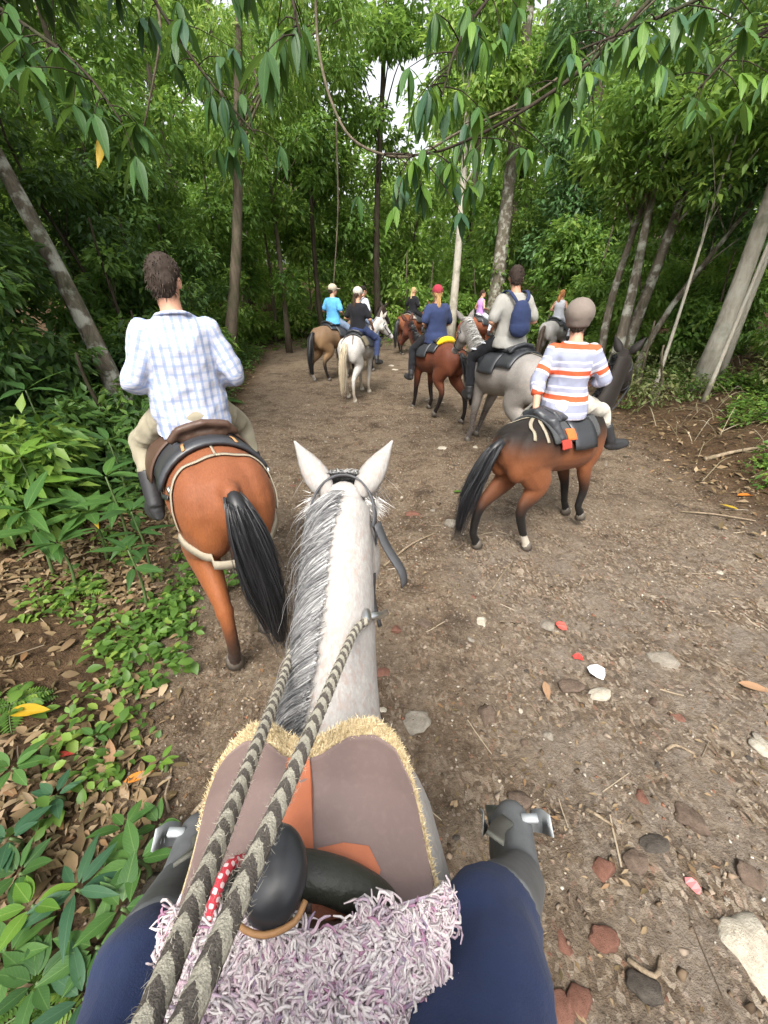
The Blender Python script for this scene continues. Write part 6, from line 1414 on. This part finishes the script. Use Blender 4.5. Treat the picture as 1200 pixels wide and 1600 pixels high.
# gravel too small to pick apart
n = 14000; gxx = rng.uniform(-2.2, 5, n); gyy = .3 + 12 * rng.uniform(size=n) ** 1.4; k2 = (dleft(gxx, gyy) < .2) & (dright(gxx, gyy) < .3) & (patchy(gxx, gyy) > rng.uniform(.2, .9, n)); gxx, gyy = gxx[k2], gyy[k2]; n = len(gxx)
oc = np.array([(1, 0, 0), (-1, 0, 0), (0, 1, 0), (0, -1, 0), (0, 0, 1), (0, 0, -1)], float); of = np.array([(0, 2, 4), (2, 1, 4), (1, 3, 4), (3, 0, 4), (2, 0, 5), (1, 2, 5), (3, 1, 5), (0, 3, 5)])
sz = rng.uniform(.003, .011, (n, 1, 1)); V = oc[None] * sz * rng.uniform(.6, 1.3, (n, 6, 1)) + rng.normal(size=(n, 6, 3)) * sz * .3 + np.stack([gxx, gyy, gz(gxx, gyy) + gmicro(gxx, gyy) + .002], 1)[:, None]
F = (np.arange(n)[:, None, None] * 6 + of[None]).reshape(-1, 3); me = mesh_np('gravel', V.reshape(-1, 3), F, False)
attr_col(me, np.repeat(np.array([(.30, .25, .19), (.16, .11, .08), (.42, .38, .32), (.22, .10, .06), (.10, .08, .06)])[rng.choice(5, n, p=[.3, .3, .14, .1, .16])] * rng.uniform(.7, 1.2, (n, 1)), 6, axis=0)); t = NT('gravel_mat'); t.col(t.attr('Col')); t.rough(.9, .2); tag(obj('gravel', me, t.m), 'fine gravel and grit on the dirt trail', 'gravel', kind='stuff')
# crumbled soil clods
n = 7000; gxx = rng.uniform(-2.0, 4.6, n); gyy = .4 + 9 * rng.uniform(size=n) ** 1.5; k2 = (dleft(gxx, gyy) < .4) & (dright(gxx, gyy) < .5) & (vnoise(np.stack([gxx, gyy, 0 * gxx], 1), 2.7, 11) > rng.uniform(-.6, .5, n)); gxx, gyy = gxx[k2], gyy[k2]; n = len(gxx)
sz = (.005 + .017 * rng.uniform(size=(n, 1, 1)) ** 2.5); V = oc[None] * sz * rng.uniform(.6, 1.3, (n, 6, 1)) * np.array([1, 1, .65]) + rng.normal(size=(n, 6, 3)) * sz * .3 + np.stack([gxx, gyy, gz(gxx, gyy) + gmicro(gxx, gyy) + hoofprints(gxx, gyy) + .002], 1)[:, None]
F = (np.arange(n)[:, None, None] * 6 + of[None]).reshape(-1, 3); me = mesh_np('soil_clods', V.reshape(-1, 3), F, True)
attr_col(me, np.repeat(np.array([(.13, .092, .06), (.19, .14, .098), (.09, .062, .04), (.24, .19, .145)])[rng.choice(4, n)] * rng.uniform(.75, 1.2, (n, 1)), 6, axis=0)); tag(obj('soil_clods', me, MATS['gravel_mat']), 'crumbled brown soil clods kicked up on the trail', 'soil', kind='stuff')
# ---- litter worth naming
def stick(label, a, b, r, mat=None, bendz=.02):
    p, _ = ground_at(*a); q, _ = ground_at(*b); p[2] = G(p[0], p[1]) + r * .7; q[2] = G(q[0], q[1]) + r * .9; md = (p + q) / 2 + np.array([rng.normal() * .02, rng.normal() * .02, bendz]); m = MB(); P = bez([p, md, q], 8); tube_tree(m, P, r, r * .6, 7); me = m.mesh('stick'); displace(me, r * .25, 60, 2); return tag(obj('stick', me, mat or WOODS), label, 'stick')
WOODS = bark('dry_wood', (.16, .115, .075), (.34, .27, .19), 0, 20)
for lab, a, b, r in (('long thin stick lying right of the grey horse\'s head', (600, 885), (685, 832), .010), ('pair of straight sticks left of the saddle pad', (300, 1275), (388, 1175), .010), ('shorter stick beside the pair left of the saddle pad', (318, 1255), (375, 1205), .006),
                     ('grey root-like stick across the left bank', (115, 1165), (205, 1178), .012), ('upright dry reed on the left bank', (265, 1270), (270, 1205), .007), ('pale stick at lower right near the pebbles', (980, 1500), (1030, 1496), .010), ('thin stick under the pony\'s belly on the trail', (770, 920), (800, 880), .006),
                     ('pale fallen branch on the right bank', (1100, 720), (1200, 700), .028), ('thin stick at lower right of the trail', (915, 1265), (955, 1290), .009), ('short pale stick right of the trail centre', (1040, 1172), (1085, 1180), .010), ('curved twig on the left bank below the ground herbs', (330, 905), (262, 880), .006), ('dry stick by the fallen branch on the right bank', (1060, 800), (1180, 815), .010)):
    stick(lab, a, b, r)
def fallen(label, px, py, Lpx, kind, rz, name='fallen_leaf', mat=None):
    p, d = ground_at(px, py); L = Lpx / 680 * d; me = leaf_mesh(name, .36, .10, .12, tipp=1.2); me.materials.append(mat or BIG['yellow']); o = tag(obj(name, me, None), label, 'leaf'); o.location = (p[0], p[1], G(p[0], p[1]) + .03); o.rotation_euler = (rng.normal() * .1 + .05, rng.normal() * .1, R(rz)); o.scale = (L,) * 3
OR_ = mat_bigleaf('orange_leaf', (.55, .17, .02), (.60, .22, .03), (.4, .12, .03), .15, .6); TANL = mat_bigleaf('tan_leaf', (.30, .17, .09), (.36, .22, .13), (.2, .12, .07), .1, .8); REDL = mat_bigleaf('red_leaf', (.55, .06, .05), (.6, .09, .06), (.5, .1, .08), .15, .6)
for lab, px, py, L, mt, rz in (('fallen yellow leaf with dark holes at the left edge', 15, 1118, 70, BIG['yellow'], -90), ('fallen orange leaf on the left bank beside the reed', 195, 1228, 44, OR_, -60), ('small orange leaf beside the bay horse\'s hind leg', 340, 962, 18, OR_, -80), ('red leaf by the fallen yellow one at the left', 82, 1186, 34, REDL, -80),
                               ('large tan leaf on the left bank', 50, 1170, 60, TANL, -70), ('tan leaf in the middle of the left bank', 175, 1205, 55, TANL, 30), ('curled tan leaf above the orange one', 205, 1120, 46, TANL, 160), ('orange leaf on the right bank by the pale branch', 1150, 778, 36, OR_, -85), ('yellow leaf below the orange one on the right bank', 1152, 800, 26, BIG['yellow'], 30),
                               ('pale tan leaf on the trail left of the white scrap', 850, 1070, 36, TANL, 170), ('tan leaf on the trail at the far right', 1150, 1072, 48, TANL, -110), ('green fallen leaf sliver between the horses', 708, 772, 24, BIG['light'], -70)):
    fallen(lab, px, py, L, 0, rz, mat=mt)
def scrap(label, px, py, Lpx, col, rz):
    p, d = ground_at(px, py); L = Lpx / 680 * d; m = MB(); a = np.linspace(0, 6.28, 8, endpoint=False); rr = L * .5 * rng.uniform(.75, 1.1, 8); V = [(math.cos(q) * r, math.sin(q) * r * 1.1, .008 * math.sin(q * 2 + 1) + .012) for q, r in zip(a, rr)]; V += [(v[0], v[1], v[2] + .003) for v in V]
    m.add(V, [tuple(range(8, 16)), tuple(range(7, -1, -1))] + [(i, (i + 1) % 8, 8 + (i + 1) % 8, 8 + i) for i in range(8)]); o = m.build('litter_scrap', mat_plain('scrap_' + label.split()[0] + str(px), col, .5, .05, 20, .05), None, False); tag(o, label, 'litter'); o.location = (p[0], p[1], G(p[0], p[1]) + .006); o.rotation_euler = (.12, .1, R(rz))
scrap('white plastic scrap in the middle of the trail', 931, 1052, 30, (.82, .84, .86), 20); scrap('red plastic scrap next to the grey pebble', 876, 980, 18, (.60, .09, .07), 0); scrap('pink scrap on the lower right of the trail', 1080, 1387, 22, (.62, .20, .20), 30); scrap('tiny red scrap above the white one', 903, 1030, 16, (.62, .06, .05), 70)
